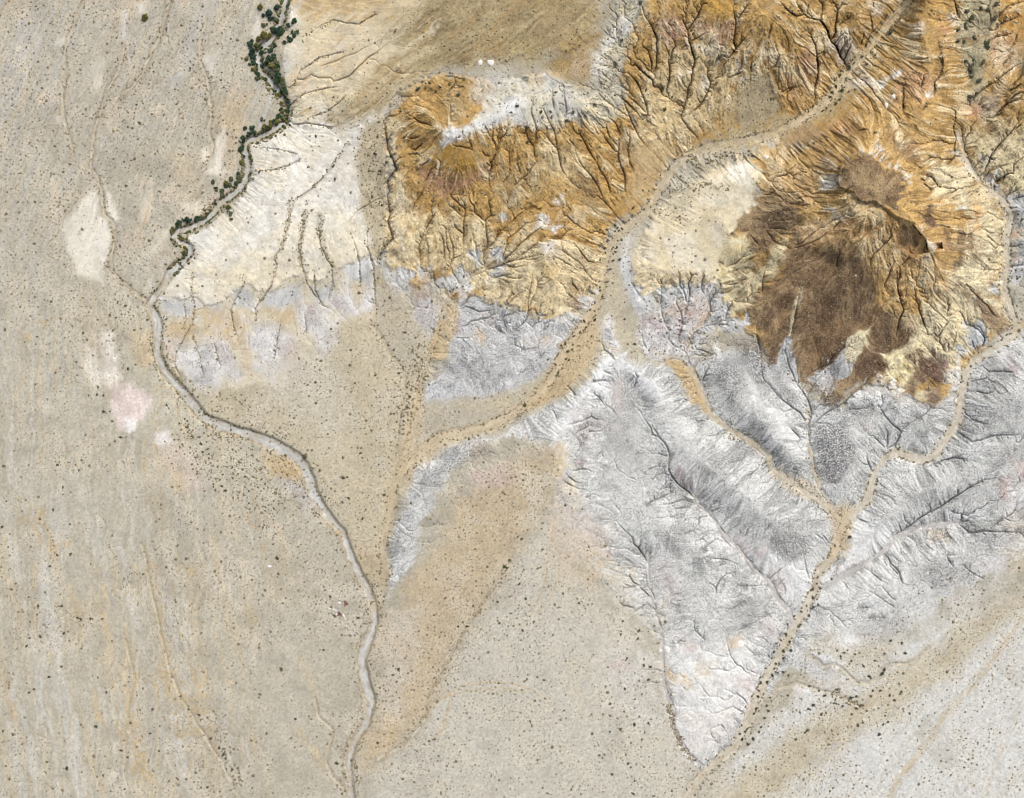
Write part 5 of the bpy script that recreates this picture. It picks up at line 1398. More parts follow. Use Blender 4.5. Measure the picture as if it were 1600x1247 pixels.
# ------------------------------------------------------------------ the ground as a mesh, split along its own boundaries
def to_world(u, v, h):
    s = M_PX * (1 - h / CAM_H)
    return (u - 800.0) * s, (623.5 - v) * s
PX, PY = to_world(UU, VV, H)
def height_at(u, v):
    i = np.clip((np.asarray(u, np.float32) + MARG) / D, 0, NX - 1.001); j = np.clip((np.asarray(v, np.float32) + MARG) / D, 0, NY - 1.001)
    i0 = i.astype(int); j0 = j.astype(int); fi = i - i0; fj = j - j0
    return (H[j0, i0] * (1 - fi) + H[j0, i0 + 1] * fi) * (1 - fj) + (H[j0 + 1, i0] * (1 - fi) + H[j0 + 1, i0 + 1] * fi) * fj
def place(u, v, lift=0.0):
    h = float(height_at(u, v)); x, y = to_world(u, v, h); return (x, y, h + lift)

def ground_material():
    m = bpy.data.materials.new('weathered_ground'); m.use_nodes = True
    n = m.node_tree.nodes; l = m.node_tree.links; b = n['Principled BSDF']
    at = n.new('ShaderNodeAttribute'); at.attribute_name = 'ground_colour'
    co = n.new('ShaderNodeNewGeometry')
    def noise(scale, det):
        q = n.new('ShaderNodeTexNoise'); q.inputs['Scale'].default_value = scale; q.inputs['Detail'].default_value = det; q.inputs['Roughness'].default_value = .7
        l.new(co.outputs['Position'], q.inputs['Vector']); return q.outputs['Fac']
    def math_(op, x, y, z=None):
        q = n.new('ShaderNodeMath'); q.operation = op
        for i, v in enumerate((x, y, z)):
            if v is None: continue
            if isinstance(v, (int, float)): q.inputs[i].default_value = v
            else: l.new(v, q.inputs[i])
        return q.outputs[0]
    def ramp(x, lo, hi):
        q = n.new('ShaderNodeMapRange'); q.interpolation_type = 'SMOOTHSTEP'; q.inputs[1].default_value = lo; q.inputs[2].default_value = hi; l.new(x, q.inputs[0]); return q.outputs[0]
    def mixc(fac, a_, b_, mode='MIX'):
        q = n.new('ShaderNodeMix'); q.data_type = 'RGBA'; q.blend_type = mode
        for i, v in ((0, fac), (6, a_), (7, b_)):
            if isinstance(v, (int, float)): q.inputs[i].default_value = v
            elif isinstance(v, tuple): q.inputs[i].default_value = v
            else: l.new(v, q.inputs[i])
        return q.outputs[2]
    lag = n.new('ShaderNodeAttribute'); lag.attribute_name = 'stone_cover'
    sep = n.new('ShaderNodeSeparateXYZ'); l.new(lag.outputs['Vector'], sep.inputs[0])
    cover, grain, dark = sep.outputs[0], sep.outputs[1], sep.outputs[2]
    n1 = noise(1.15, 1.0); n2 = noise(2.6, 2.0); n3 = noise(0.55, 2.0)
    g = math_('ADD', math_('MULTIPLY', math_('SUBTRACT', n2, .5), 2.2), math_('MULTIPLY', math_('SUBTRACT', n3, .5), .7))
    g = math_('MULTIPLY_ADD', g, grain, 1.0)
    base = mixc(1.0, at.outputs['Color'], g, 'MULTIPLY')
    lift = math_('MULTIPLY', cover, .25)
    low = math_('MINIMUM', math_('MULTIPLY', cover, 4.0), .82)
    d1 = math_('MULTIPLY', ramp(math_('ADD', n1, lift), .70, .75), low)
    stone = mixc(dark, (0.085, 0.083, 0.081, 1), (0.075, 0.05, 0.034, 1))
    base = mixc(d1, base, stone)
    inv = math_('SUBTRACT', 1.0, n1)
    d2 = math_('MULTIPLY', ramp(math_('ADD', inv, math_('MULTIPLY', cover, .18)), .66, .78), math_('MULTIPLY', low, .75))
    pale = mixc(dark, (0.78, 0.775, 0.765, 1), (0.46, 0.36, 0.25, 1))
    base = mixc(d2, base, pale)
    l.new(base, b.inputs['Base Color'])
    bp = n.new('ShaderNodeBump'); bp.inputs['Strength'].default_value = .35; bp.inputs['Distance'].default_value = .12
    l.new(n2, bp.inputs['Height']); l.new(bp.outputs[0], b.inputs['Normal'])
    b.inputs['Roughness'].default_value = 0.95; b.inputs['Specular IOR Level'].default_value = 0.15
    return m
GM = ground_material()
gx = np.gradient(PX, axis=1), np.gradient(PY, axis=1), np.gradient(H, axis=1)
gy = np.gradient(PX, axis=0), np.gradient(PY, axis=0), np.gradient(H, axis=0)
NR = np.stack([gy[1] * gx[2] - gy[2] * gx[1], gy[2] * gx[0] - gy[0] * gx[2], gy[0] * gx[1] - gy[1] * gx[0]], -1)
NR /= np.linalg.norm(NR, axis=-1, keepdims=True) + 1e-9
NR *= np.sign(NR[..., 2:3])

def mesh_from(verts, quads, colors, normals, name, mat, stones):
    me = bpy.data.meshes.new(name)
    nv, nq = len(verts), len(quads)
    me.vertices.add(nv); me.vertices.foreach_set('co', verts.astype(np.float32).ravel())
    me.loops.add(nq * 4); me.loops.foreach_set('vertex_index', quads.astype(np.int32).ravel())
    me.polygons.add(nq); me.polygons.foreach_set('loop_start', np.arange(0, nq * 4, 4, dtype=np.int32))
    me.polygons.foreach_set('use_smooth', np.ones(nq, bool))
    me.update()
    ca = me.attributes.new('ground_colour', 'FLOAT_COLOR', 'POINT')
    ca.data.foreach_set('color', np.concatenate([colors, np.ones((nv, 1), np.float32)], 1).astype(np.float32).ravel())
    cb = me.attributes.new('stone_cover', 'FLOAT_VECTOR', 'POINT'); cb.data.foreach_set('vector', stones.astype(np.float32).ravel())
    if normals is not None: me.normals_split_custom_set_from_vertices(normals.astype(np.float32).tolist())
    me.materials.append(mat)
    o = bpy.data.objects.new(name, me); sc.collection.objects.link(o); return o

# tidy small islands of the region map: majority over a neighbourhood
best = np.zeros((NY, NX), np.float32); segf = SEG.copy()
for sname in range(7):
    s = blur((SEG == sname).astype(np.float32), 3)
    m = s > best; best = np.where(m, s, best); segf = np.where(m, sname, segf)
fs = segf[:-1, :-1].ravel()
idx = np.arange(NX * NY).reshape(NY, NX)
Q = np.stack([idx[1:, :-1], idx[1:, 1:], idx[:-1, 1:], idx[:-1, :-1]], -1).reshape(-1, 4)
P3 = np.stack([PX, PY, H], -1).reshape(-1, 3); C3 = COL.reshape(-1, 3); S3 = np.stack([np.clip(LAG, 0, 1), np.clip(GRAIN, .12, 1), br + 0.6 * np.isin(SEG, (0, 3, 4))], -1).reshape(-1, 3); N3 = NR.reshape(-1, 3)
REG = {0: ('ground', 'tan desert ground dotted with scrub'), 1: ('dry_river_bed', 'pale grey dry river beds winding across the desert'), 2: ('sandy_wash_path', 'tan sandy wash beds between the hills'),
       3: ('cream_hill', 'cream coloured eroded slopes'), 4: ('ochre_hill', 'ochre and orange gullied hills'), 5: ('brown_hill', 'dark brown slopes and caps of the highest hill'), 6: ('grey_hill', 'pale grey and white gullied clay hills')}
for k, (nm, lb) in REG.items():
    q = Q[fs == k]
    if not len(q): continue
    used = np.unique(q); remap = np.zeros(NX * NY, np.int64); remap[used] = np.arange(len(used))
    o = mesh_from(P3[used], remap[q], C3[used], N3[used], nm, GM, S3[used])
    o['kind'] = 'structure'; o['label'] = lb
# desert carrying on to the horizon beyond the surveyed patch
def outer():
    rings = [0, 60, 200, 600, 2000, 7000]
    edge = [(0, i) for i in range(0, NX, 8)] + [(j, NX - 1) for j in range(0, NY, 8)] + [(NY - 1, i) for i in range(NX - 1, -1, -8)] + [(j, 0) for j in range(NY - 1, -1, -8)]
    vs, cs, fsq = [], [], []
    n = len(edge)
    for r in rings:
        for j, i in edge:
            x, y, h = PX[j, i], PY[j, i], H[j, i]
            L = math.hypot(x, y); t = r / 7000.0
            f = 1 + r / L
            vs.append((x * f, y * f, h * (1 - min(1, r / 600)) + 8 * min(1, r / 600) - (1.5 if r == 0 else 0)))
            k = min(1, r / 200)
            cs.append(COL[j, i] * (1 - k) + lin((196, 186, 168)) * k)
    for a in range(len(rings) - 1):
        for b in range(n):
            c = (b + 1) % n
            fsq.append((a * n + b, (a + 1) * n + b, (a + 1) * n + c, a * n + c))
    return np.array(vs), np.array(fsq)[:, ::-1], np.array(cs)
vs, fq, cs = outer()
o = mesh_from(vs, fq, cs.astype(np.float32), None, 'land', GM, np.tile((.15, .5, 0.), (len(vs), 1))); o['kind'] = 'structure'; o['label'] = 'open desert land beyond the hills'
# ------------------------------------------------------------------ plants, boulders and rubbish
R = random.Random(7)
def plant_material(name, rough=0.9):
    m = bpy.data.materials.new(name); m.use_nodes = True
    n = m.node_tree.nodes; l = m.node_tree.links; b = n['Principled BSDF']
    at = n.new('ShaderNodeAttribute'); at.attribute_name = 'leaf_colour'
    nz = n.new('ShaderNodeTexNoise'); nz.inputs['Scale'].default_value = 3.0
    co = n.new('ShaderNodeNewGeometry'); l.new(co.outputs['Position'], nz.inputs['Vector'])
    mr = n.new('ShaderNodeMapRange'); mr.inputs[3].default_value = 0.7; mr.inputs[4].default_value = 1.3
    l.new(nz.outputs['Fac'], mr.inputs[0])
    mx = n.new('ShaderNodeMix'); mx.data_type = 'RGBA'; mx.blend_type = 'MULTIPLY'; mx.inputs[0].default_value = 1
    l.new(at.outputs['Color'], mx.inputs[6]); l.new(mr.outputs[0], mx.inputs[7]); l.new(mx.outputs[2], b.inputs['Base Color'])
    b.inputs['Roughness'].default_value = rough; b.inputs['Specular IOR Level'].default_value = 0.1
    return m
LEAF = plant_material('desert_leaf')
def plain_material(name, rgb, rough=0.8, metal=0.0, var=0.15, scale=2.0):
    m = bpy.data.materials.new(name); m.use_nodes = True
    n = m.node_tree.nodes; l = m.node_tree.links; b = n['Principled BSDF']
    nz = n.new('ShaderNodeTexNoise'); nz.inputs['Scale'].default_value = scale; nz.inputs['Detail'].default_value = 4
    tc = n.new('ShaderNodeTexCoord'); l.new(tc.outputs['Object'], nz.inputs['Vector'])
    rp = n.new('ShaderNodeValToRGB'); c = lin(rgb, False)
    rp.color_ramp.elements[0].position = .3; rp.color_ramp.elements[1].position = .7
    rp.color_ramp.elements[0].color = (*(c * (1 - var)), 1); rp.color_ramp.elements[1].color = (*np.minimum(c * (1 + var), 0.9), 1)
    l.new(nz.outputs['Fac'], rp.inputs[0]); l.new(rp.outputs[0], b.inputs['Base Color'])
    b.inputs['Roughness'].default_value = rough; b.inputs['Metallic'].default_value = metal
    return m
BARK = plain_material('grey_bark', (92, 78, 62))

# ---- low scrub nobody could count: one object of many small domes
gr = np.random.RandomState(77)
step = 5.6
su, sv = np.meshgrid(np.arange(-62, 1662, step), np.arange(-62, 1309, step))
su = (su + gr.uniform(-.48, .48, su.shape) * step).ravel(); sv = (sv + gr.uniform(-.48, .48, sv.shape) * step).ravel()
ii = ((su + MARG) / D).astype(int); jj = ((sv + MARG) / D).astype(int)
dens = BARE[jj, ii].copy(); sg = segf[jj, ii]
zone = np.ones_like(dens)
cl = 1.3 * N60[jj, ii] + 1.0 * N20[jj, ii]
zone = np.where(sg == 0, 0.62 + 0.5 * cl, zone)
left = (su < 560) & (sv > 560)
zone = np.where((sg == 0) & left & (su < 260), 0.30 + 0.5 * cl, zone)
zone = np.where((sg == 0) & left & (sv > 1000), 0.34 + 0.4 * cl, zone)
zone = np.where((sg == 0) & (su < 400) & (sv < 420), 0.85 + 0.5 * cl, zone)
zone = np.where((sg == 4), 0.9 + 0.5 * cl, zone)
keep = gr.rand(len(su)) < dens * zone
su, sv = su[keep], sv[keep]; sg = sg[keep]
size = gr.lognormal(-0.9, 0.42, len(su)); size = np.clip(size, 0.2, 1.3)
# more scrub along banks and gullies
def along(pts, n, spread, lo, hi, ):
    seg = [math.dist(pts[i], pts[i + 1]) for i in range(len(pts) - 1)]; tot = sum(seg); out = []
    for _ in range(n):
        q = gr.rand() * tot; i = 0
        while i < len(seg) - 1 and q > seg[i]: q -= seg[i]; i += 1
        t = q / (seg[i] + 1e-9); ax, ay = pts[i]; bx, by = pts[i + 1]
        nx_, ny_ = (by - ay) / (seg[i] + 1e-9), -(bx - ax) / (seg[i] + 1e-9)
        s = gr.choice([-1, 1]) * (lo + abs(gr.normal(0, spread)))
        out.append((ax + t * (bx - ax) + nx_ * s, ay + t * (by - ay) + ny_ * s, gr.uniform(.45, 1.0) * hi))
    return out
extra = []
extra += along(RIVER[:34], 420, 4, 4.5, 1.5) + along(RIVER[34:], 520, 6, 7.5, 1.1)
for k, (w0, w1, p) in enumerate(SANDY): extra += along(p, int(sum(math.dist(p[i], p[i + 1]) for i in range(len(p) - 1)) * (.45 if k in (0, 2) else .25)), 3, w0 * .5 + .5, 1.15)
for w0, w1, p in PLAINWASH[:4]: extra += along(p, int(sum(math.dist(p[i], p[i + 1]) for i in range(len(p) - 1)) * .3), 3, 2.0, 1.0)
for w0, w1, dep, p in GUL[:NTRACED]:
    if p[0][0] < 600 or dep > 3.5: extra += along(p, int(sum(math.dist(p[i], p[i + 1]) for i in range(len(p) - 1)) * .35), 1.2, 0.3, 0.95)
extra += along(parse('478,330 472,360 468,390 472,416'), 60, 3, 0, .9) + along(parse('500,335 500,365 508,395 518,412'), 60, 3, 0, .9) + along(parse('455,300 452,330 446,365 440,390'), 50, 3, 0, .9)
extra += along(parse('600,300 605,340 606,380 590,410'), 60, 5, 0, 1.1) + along(parse('575,200 585,260 590,330'), 90, 9, 0, 1.0)
extra += along(parse('1045,1098 1052,1135 1064,1165 1084,1190'), 170, 3, 0, 1.1) + along(parse('650,540 655,580 640,620 632,650'), 160, 9, 0, 1.15)
extra += along(parse('1045,300 1075,290 1110,288 1140,295'), 70, 4, 0, 1.0) + along(parse('1030,330 1060,345 1075,350'), 40, 5, 0, .9) + along(parse('1075,245 1095,262 1130,242 1150,240 1175,245'), 80, 4, 0, 1.3)
extra += along(parse('960,100 945,150 955,180'), 60, 10, 0, .9) + along(parse('300,650 345,700 400,770 440,800'), 330, 28, 0, 1.2) + along(parse('420,690 480,760 520,790'), 60, 14, 0, 1.1)
extra += along(parse('800,875 740,970 700,1030 670,1085 668,1112 620,1170'), 130, 4, 0, 1.0) + along(parse('330,1110 350,1160 375,1230'), 60, 5, 2, 1.2) + along(parse('1300,1083 1330,1100 1350,1105'), 60, 6, 0, 1.2)
ex = np.array(extra); ex = ex[(ex[:, 0] > -60) & (ex[:, 0] < 1660) & (ex[:, 1] > -60) & (ex[:, 1] < 1307)]
su = np.concatenate([su, ex[:, 0]]); sv = np.concatenate([sv, ex[:, 1]]); size = np.concatenate([size, ex[:, 2] * 0.85])
ngreen = len(su)
gb = np.array(along(RIVER[:16], 300, 2.2, 4.4, 3.0) + along(RIVER[16:34], 300, 2.4, 4.6, 2.5) + along(RIVER[34:48], 120, 2.0, 5.5, 1.6))
gb = gb[(gb[:, 1] > -60)]
su = np.concatenate([su, gb[:, 0]]); sv = np.concatenate([sv, gb[:, 1]]); size = np.concatenate([size, gb[:, 2] * .5])
tone = np.array([lin(c, False) for c in ((142, 131, 103), (127, 119, 93), (153, 140, 115), (121, 113, 92), (146, 136, 115))], np.float32)
n = len(su); hz = height_at(su, sv); sx, sy = to_world(su, sv, hz)
ring = 6
ang = np.arange(ring) / ring * 2 * math.pi
tv = np.concatenate([np.stack([np.cos(ang), np.sin(ang), np.full(ring, -.25)], 1), np.stack([.78 * np.cos(ang + .5), .78 * np.sin(ang + .5), np.full(ring, .45)], 1), [[0, 0, .72]]])
tf = []
for a in range(ring):
    b = (a + 1) % ring
    tf += [(a, b, ring + a), (b, ring + b, ring + a), (ring + a, ring + b, 2 * ring)]
tf = np.array(tf)
jit = gr.uniform(.72, 1.28, (n, len(tv), 1))
vv = tv[None] * jit * size[:, None, None] * np.array([1, 1, .85])
th_ = gr.uniform(0, 6.28, n); cth, sth = np.cos(th_)[:, None], np.sin(th_)[:, None]
vx = vv[..., 0] * cth - vv[..., 1] * sth + sx[:, None]; vy = vv[..., 0] * sth + vv[..., 1] * cth + sy[:, None]; vz = vv[..., 2] + hz[:, None]
verts = np.stack([vx, vy, vz], -1).reshape(-1, 3)
faces = (tf[None] + (np.arange(n) * len(tv))[:, None, None]).reshape(-1, 3)
cols = tone[gr.randint(0, len(tone), n)] * gr.uniform(.7, 1.3, (n, 1)); gt = np.array([lin(c, False) for c in ((88, 92, 60), (72, 84, 62), (108, 102, 66), (98, 98, 72))]); cols[ngreen:] = gt[gr.randint(0, 4, n - ngreen)] * gr.uniform(.75, 1.25, (n - ngreen, 1)); cols = np.repeat(cols[:, None], len(tv), 1).reshape(-1, 3)
def tri_mesh(name, verts, faces, cols, mat):
    me = bpy.data.meshes.new(name); nv, nf = len(verts), len(faces)
    me.vertices.add(nv); me.vertices.foreach_set('co', np.asarray(verts, np.float32).ravel())
    me.loops.add(nf * 3); me.loops.foreach_set('vertex_index', np.asarray(faces, np.int32).ravel())
    me.polygons.add(nf); me.polygons.foreach_set('loop_start', np.arange(0, nf * 3, 3, dtype=np.int32)); me.update()
    ca = me.attributes.new('leaf_colour', 'FLOAT_COLOR', 'POINT')
    ca.data.foreach_set('color', np.concatenate([cols, np.ones((nv, 1))], 1).astype(np.float32).ravel())
    me.materials.append(mat); return me
o = bpy.data.objects.new('desert_scrub', tri_mesh('desert_scrub', verts, faces, cols, LEAF)); sc.collection.objects.link(o)
o['kind'] = 'stuff'; o['label'] = 'countless small dry shrubs dotted over the desert ground'; o['category'] = 'scrub'
print('scrub', n)

# ---- leafy crowns: many small leaf clumps through a lobed volume
def crown_mesh(name, rng, rad, hgt, nleaf, base, leaf, open_=0.25):
    lobes = [(rng.gauss(0, .33), rng.gauss(0, .33), rng.uniform(.35, .75), rng.uniform(.4, .6)) for _ in range(7)]
    vs, fs, cs = [], [], []
    c0 = lin(base, False)
    for k in range(nleaf):
        lx, ly, lz, lr = lobes[rng.randrange(len(lobes))]
        while True:
            d = Vector((rng.gauss(0, 1), rng.gauss(0, 1), rng.gauss(0, 1)))
            if d.length > .1: break
        d.normalize(); r = lr * rng.uniform(open_, 1) ** .5
        p = Vector((lx, ly, lz)) + d * r
        p.z = max(.04, p.z * .8)
        p = Vector((p.x * rad, p.y * rad, p.z * hgt))
        nrm = (d + Vector((rng.gauss(0, .5), rng.gauss(0, .5), .6))).normalized()
        t = nrm.orthogonal().normalized(); t.rotate(__import__('mathutils').Quaternion(nrm, rng.uniform(0, 6.28))); b = nrm.cross(t)
        s = leaf * rng.uniform(.6, 1.3); i0 = len(vs)
        up = nrm * s * .35
        for q in (t * s, b * s * .6, -t * s, -b * s * .6): vs.append(p + q)
        vs.append(p + up)
        fs += [(i0, i0 + 1, i0 + 4), (i0 + 1, i0 + 2, i0 + 4), (i0 + 2, i0 + 3, i0 + 4), (i0 + 3, i0, i0 + 4)]
        m = rng.uniform(.6, 1.45); h = rng.uniform(-.12, .12)
        cs += [(c0[0] * m * (1 + h), c0[1] * m, c0[2] * m * (1 - h))] * 5
    return tri_mesh(name, [tuple(v) for v in vs], fs, np.array(cs), LEAF)
def trunk_mesh(name, rng, hgt, spread, rad):
    vs, fs = [], []
    def limb(a, b, r0, r1, k=6):
        d = (b - a).normalized(); t = d.orthogonal().normalized(); u = d.cross(t); i0 = len(vs)
        for p, r in ((a, r0), ((a + b) / 2 + Vector((rng.gauss(0, .06), rng.gauss(0, .06), 0)) * hgt, (r0 + r1) / 2), (b, r1)):
            for q in range(k):
                w = q / k * 6.2832; vs.append(p + (t * math.cos(w) + u * math.sin(w)) * r)
        for s in range(2):
            for q in range(k):
                z = (q + 1) % k; a0 = i0 + s * k
                fs.append((a0 + q, a0 + z, a0 + k + q)); fs.append((a0 + z, a0 + k + z, a0 + k + q))
    top = Vector((rng.gauss(0, .1), rng.gauss(0, .1), .45)) * hgt
    limb(Vector((0, 0, -.5)), top, rad, rad * .7)
    for k in range(6):
        w = k / 6 * 6.28 + rng.uniform(-.4, .4)
        limb(top, top + Vector((math.cos(w) * spread * .7, math.sin(w) * spread * .7, hgt * rng.uniform(.2, .45))), rad * .55, rad * .15, 5)
    cols = np.tile(lin((92, 78, 62)), (len(vs), 1))
    return tri_mesh(name, [tuple(v) for v in vs], fs, cols, BARK)

SH = []
rs = random.Random(3)
for k, c in enumerate(((98, 96, 69), (84, 88, 64), (112, 105, 81), (85, 83, 71), (103, 103, 77), (77, 83, 68))):
    SH.append(crown_mesh('desert_shrub', rs, 1.0, .9, 150, c, .2))
ORD = ['first', 'second', 'third', 'fourth', 'fifth', 'sixth', 'seventh', 'eighth', 'ninth', 'tenth', 'eleventh', 'twelfth', 'thirteenth', 'fourteenth', 'fifteenth', 'sixteenth', 'seventeenth', 'eighteenth', 'nineteenth', 'twentieth']
TONE = {0: 'olive', 1: 'dark green', 2: 'pale grey-brown', 3: 'dark grey', 4: 'olive green', 5: 'dark green'}
def shrubs(k, txt, where, group, rad=1.75, name='desert_shrub', order='top', tones=None, cat='shrub'):
    pts = []
    for a in txt.split():
        q = a.split(','); pts.append((k[0] + k[2] * float(q[0]), k[1] + k[2] * float(q[1]), float(q[2]) if len(q) > 2 else rad * R.uniform(.8, 1.25)))
    pts.sort(key=(lambda p: p[1]) if order == 'top' else (lambda p: p[0]))
    for i, (u, v, r) in enumerate(pts):
        t = R.choice(tones or [0, 1, 2, 3, 4, 5])
        o = bpy.data.objects.new(name, SH[t]); sc.collection.objects.link(o)
        o.location = place(u, v, -0.05); rr = r * M_PX
        o.scale = (rr * R.uniform(.9, 1.15), rr * R.uniform(.9, 1.15), rr * R.uniform(.8, 1.05)); o.rotation_euler = (0, 0, R.uniform(0, 6.28))
        o['label'] = ' '.join(f"{TONE[t]} {cat}, {ORD[min(i, 19)]} from {order} {where}".replace('pale grey-brown', 'grey-brown').split()[:15])
        o['category'] = cat; o['group'] = group
K3 = 1 / 2.9975
PL = 'shrubs scattered on the desert plain'; WB = 'shrubs lining the dry washes'; HS = 'shrubs on the hills'
shrubs((400,416,K3), '230,890,4 330,720 300,955,2.6 410,990,3.6 435,1085,2.8 500,1180,2.6 600,1070,2.6 490,875,2.4 515,1140 405,1105 320,1080 275,470 235,880 500,1060', 'on the tan flat beside the narrow riverbed', PL)
shrubs((400,416,K3), '590,335 645,390 560,510 700,310 690,470 710,660,2.4 645,690 720,610,2.4 670,500,2.2 620,370 850,315 880,235', 'on the sand below the ochre hill', PL)
shrubs((0,416,K3), '590,185,2.6 545,240 515,230 600,480 635,460 690,250,2.2 540,155 670,170 530,300 630,300', 'left of the first riverbed bend', PL)
shrubs((0,416,K3), '455,600,2.2 485,605,2.2 485,680,2.8 415,605 515,680 565,800,2.2 590,800 525,725 460,565', 'beside the pink bare patch', PL)
shrubs((0,416,K3), '780,650,2.4 790,665 865,715 880,750,2.4 940,830,2.4 950,870,2.4 1055,1050,2.8 1040,1030,2.4 1150,985,2.6 1030,1000 905,800 980,900 1090,940 1120,1060 840,735 1010,1050', 'in the grey scrub under the wide riverbed', PL)
shrubs((0,416,K3), '175,330,2 25,295,2.2 240,165,2 270,930,2.4 295,1035,2.2 370,955 30,1100 465,905 10,1220,2.6 250,1140 20,935,2.4 515,835 390,310 340,280', 'on the wide western plain', PL)
shrubs((0,832,.3328), '335,98,2.2 235,158,2 270,105,2.6 180,343,2.8 175,385,2 290,345,2.6 365,400,2.4 380,407,2.2 425,405,2.2 480,405 300,473,2.4 190,488,2.8 125,533,2.4 75,240 50,265', 'on the upper lower-left plain', PL)
shrubs((0,832,.3328), '290,630,2.4 230,678,2.2 138,750,2.4 160,735,2.2 500,750 460,680 450,910,2.8 570,1022,3 600,1055,2.2 645,1005 315,1105,3 220,1077,2.4 485,1140,2.4 585,1118 45,1158,2.2 60,947,2.4 15,932,2.2 165,1238', 'in the bottom left corner', PL)
shrubs((0,832,.3328), '715,830,2.4 615,895,2.4 705,942,2.4 795,1165,2.4 835,1160 975,1195,2.2 990,965,3.2 1050,1040,3.6 1090,1115,2.8 935,855,2.6 885,830 850,768,2.4 1030,1010,2.4 1060,1060,2.4', 'along the tan track left of the riverbed', PL)
shrubs((400,832,.3328), '380,1083,3.2 50,942,2.6 480,400,3 100,120,3 120,640,3.2 350,300,2.6 15,775 185,875 275,605 165,965', 'beside the lower narrow riverbed', PL)
shrubs((400,832,.3328), '670,640,3.2 660,700,2.4 1165,160,3 1190,130,2.8 1175,165,2.6 1135,325,2.2 990,440,2.6 1020,345,2.2 950,440,2.2 700,590 855,875 840,970 915,520', 'on the edge of the tan table', PL)
shrubs((800,832,.3328), '595,462,3 512,478,2.2 620,625,2.4 650,630,2.6 640,690,2.8 530,735,2.4 597,695 540,590 590,500', 'on the pale slope left of the gully', PL)
shrubs((800,832,.3328), '315,330,2.4 240,287,2.2 50,458,2.4 65,310,2.6 35,240,2.4 45,30,2.6 545,1085,2.6 510,925,2.6 575,900,2.6 640,895,2.2 460,935 470,1135,2.4 570,1225,2.6 410,1045,2.2 245,835 85,885', 'on the speckled southern plain', PL)
shrubs((1000,980,.15), '1520,65,3 1470,135,2.2 1425,165,2.4 1395,255,2.6 1310,425,2.4 1250,525,2.2 1260,580,2.6 1240,660,2.4 1230,720,2.6 1210,845,2.8 1185,900,2.4 1115,1060,2 1095,1085,2.4 1040,1110,2.6 1065,1165,2.6', 'on the west bank of the lower sandy wash', WB, tones=[0, 1, 3, 5])
shrubs((1000,980,.15), '1560,150,2.8 1495,245,3.4 1575,240,2.8 1495,320,3 1415,380,2.6 1400,430,2.4 1380,500,3 1325,570,3.2 1320,815,2.4 1300,945,2.2 1435,475,2 1490,465,2.6 1260,1040,2.4 1180,1160,3.6 1125,1215,3.2 1240,1090,2.2 1355,730,2.2 1340,870,2.6', 'on the east bank of the lower sandy wash', WB, tones=[0, 1, 3, 5])
shrubs((1180,830,.15), '985,60,4 830,150,2.4 795,495,2.6 600,690,3 605,790,3.6 535,775,2.4 480,835,2.4 405,885,2.6 560,880,2.6 450,990,2.6 470,970,2.4 335,970,2.6 600,600,3.4 650,480,2.4 680,595,2.4 655,765,2.6 640,545,2.2', 'in the sandy wash below the grey hills', WB, tones=[0, 1, 3, 4])
shrubs((1180,980,.15), '930,265,2.4 1005,350,2.2 1130,405,2.4 1185,510,2.6 890,300,2.2 1525,165,2.6 1565,270,2.6 1410,140,2.4 1345,275,2.2 1250,345 1320,480,4 1345,440,3', 'on the tan band right of the lower wash', PL)
shrubs((1180,980,.15), '855,650,2.4 995,735,3 820,790,2.4 605,810,3 560,850,2.6 465,885,2 340,710,2.4 690,905,3 910,820,2.6 725,710,2.8 665,660,2.4 565,615,2.6 550,1070,2.8 520,1095,2.4 1060,845,2.2 1050,720,2.6 420,1165,2.6 1100,810,2.4', 'on the pale flat by the small gully', PL)
shrubs((1180,980,.15), '1290,1115,3.4 1160,870 1005,905,2.2 1120,990,2.2 1070,1020,2.6 1380,985,2.6 1335,1010 1300,660,2.6 1205,715,2.4 1225,660,2.2 1400,710,2.2 1450,760,2.6 1520,675,2.2 1500,590', 'on the yellow band in the south-east', PL)
shrubs((760,450,.15), '1130,330,3 1020,345,2.6 1035,410,2.2 975,460,2.6 910,500,2.4 820,580,3 780,600,2.4 720,795,2.6 640,745,2.2 740,700,2.2 1080,225,2.2 1130,150,2.2 1185,25,2.4', 'on the west bank of the central sandy wash', WB, tones=[0, 1, 3])
shrubs((760,450,.15), '850,660,3 830,740,2.2 895,640,2.2 1095,500,2 1010,440 1440,325,2.2 1540,580,2.8 400,1220,3.4 860,750,2.2 900,590 750,880,2.6', 'in the bend of the central sandy wash', WB, tones=[0, 1, 4])
shrubs((760,290,.15), '1415,450,2.4 1380,470,2 1410,565,2.4 1345,690,2.4 1390,770,2.8 1320,780,2.6 1340,410,2.8 1360,640,2.2 1290,870,2.2', 'on the east bank of the upper sandy wash', WB, tones=[0, 1, 3])
shrubs((760,290,.15), '1255,580,2.4 1185,460,2.2 1250,460,2.4 1240,700,2.2 1185,770,2.2 1175,1000,2.2 1210,1160,2.6 1530,230,3 1180,1060,2.4 1235,650,2.2 1430,370,2', 'on the west bank of the upper sandy wash', WB, tones=[0, 1, 3])
shrubs((560,120,.15), '620,130,4.2 1040,190,4 850,105,3 950,75,2.8 1100,30,2.6 740,65,3 805,160,2.8 670,50,2.2 700,120,2.6 440,360,2.2', 'north of the ochre hill crown', HS)
shrubs((760,120,.15), '320,305,3 570,365,2.6 725,160,2.6 670,365,2.2 680,415,2.2 1130,290,3.4 830,460,3.2 425,525,3 430,680,3.8 1035,410,2.4 905,370,3.6 260,370,2.2', 'on the pale shoulder of the ochre hill', HS, tones=[0, 2, 3, 5])
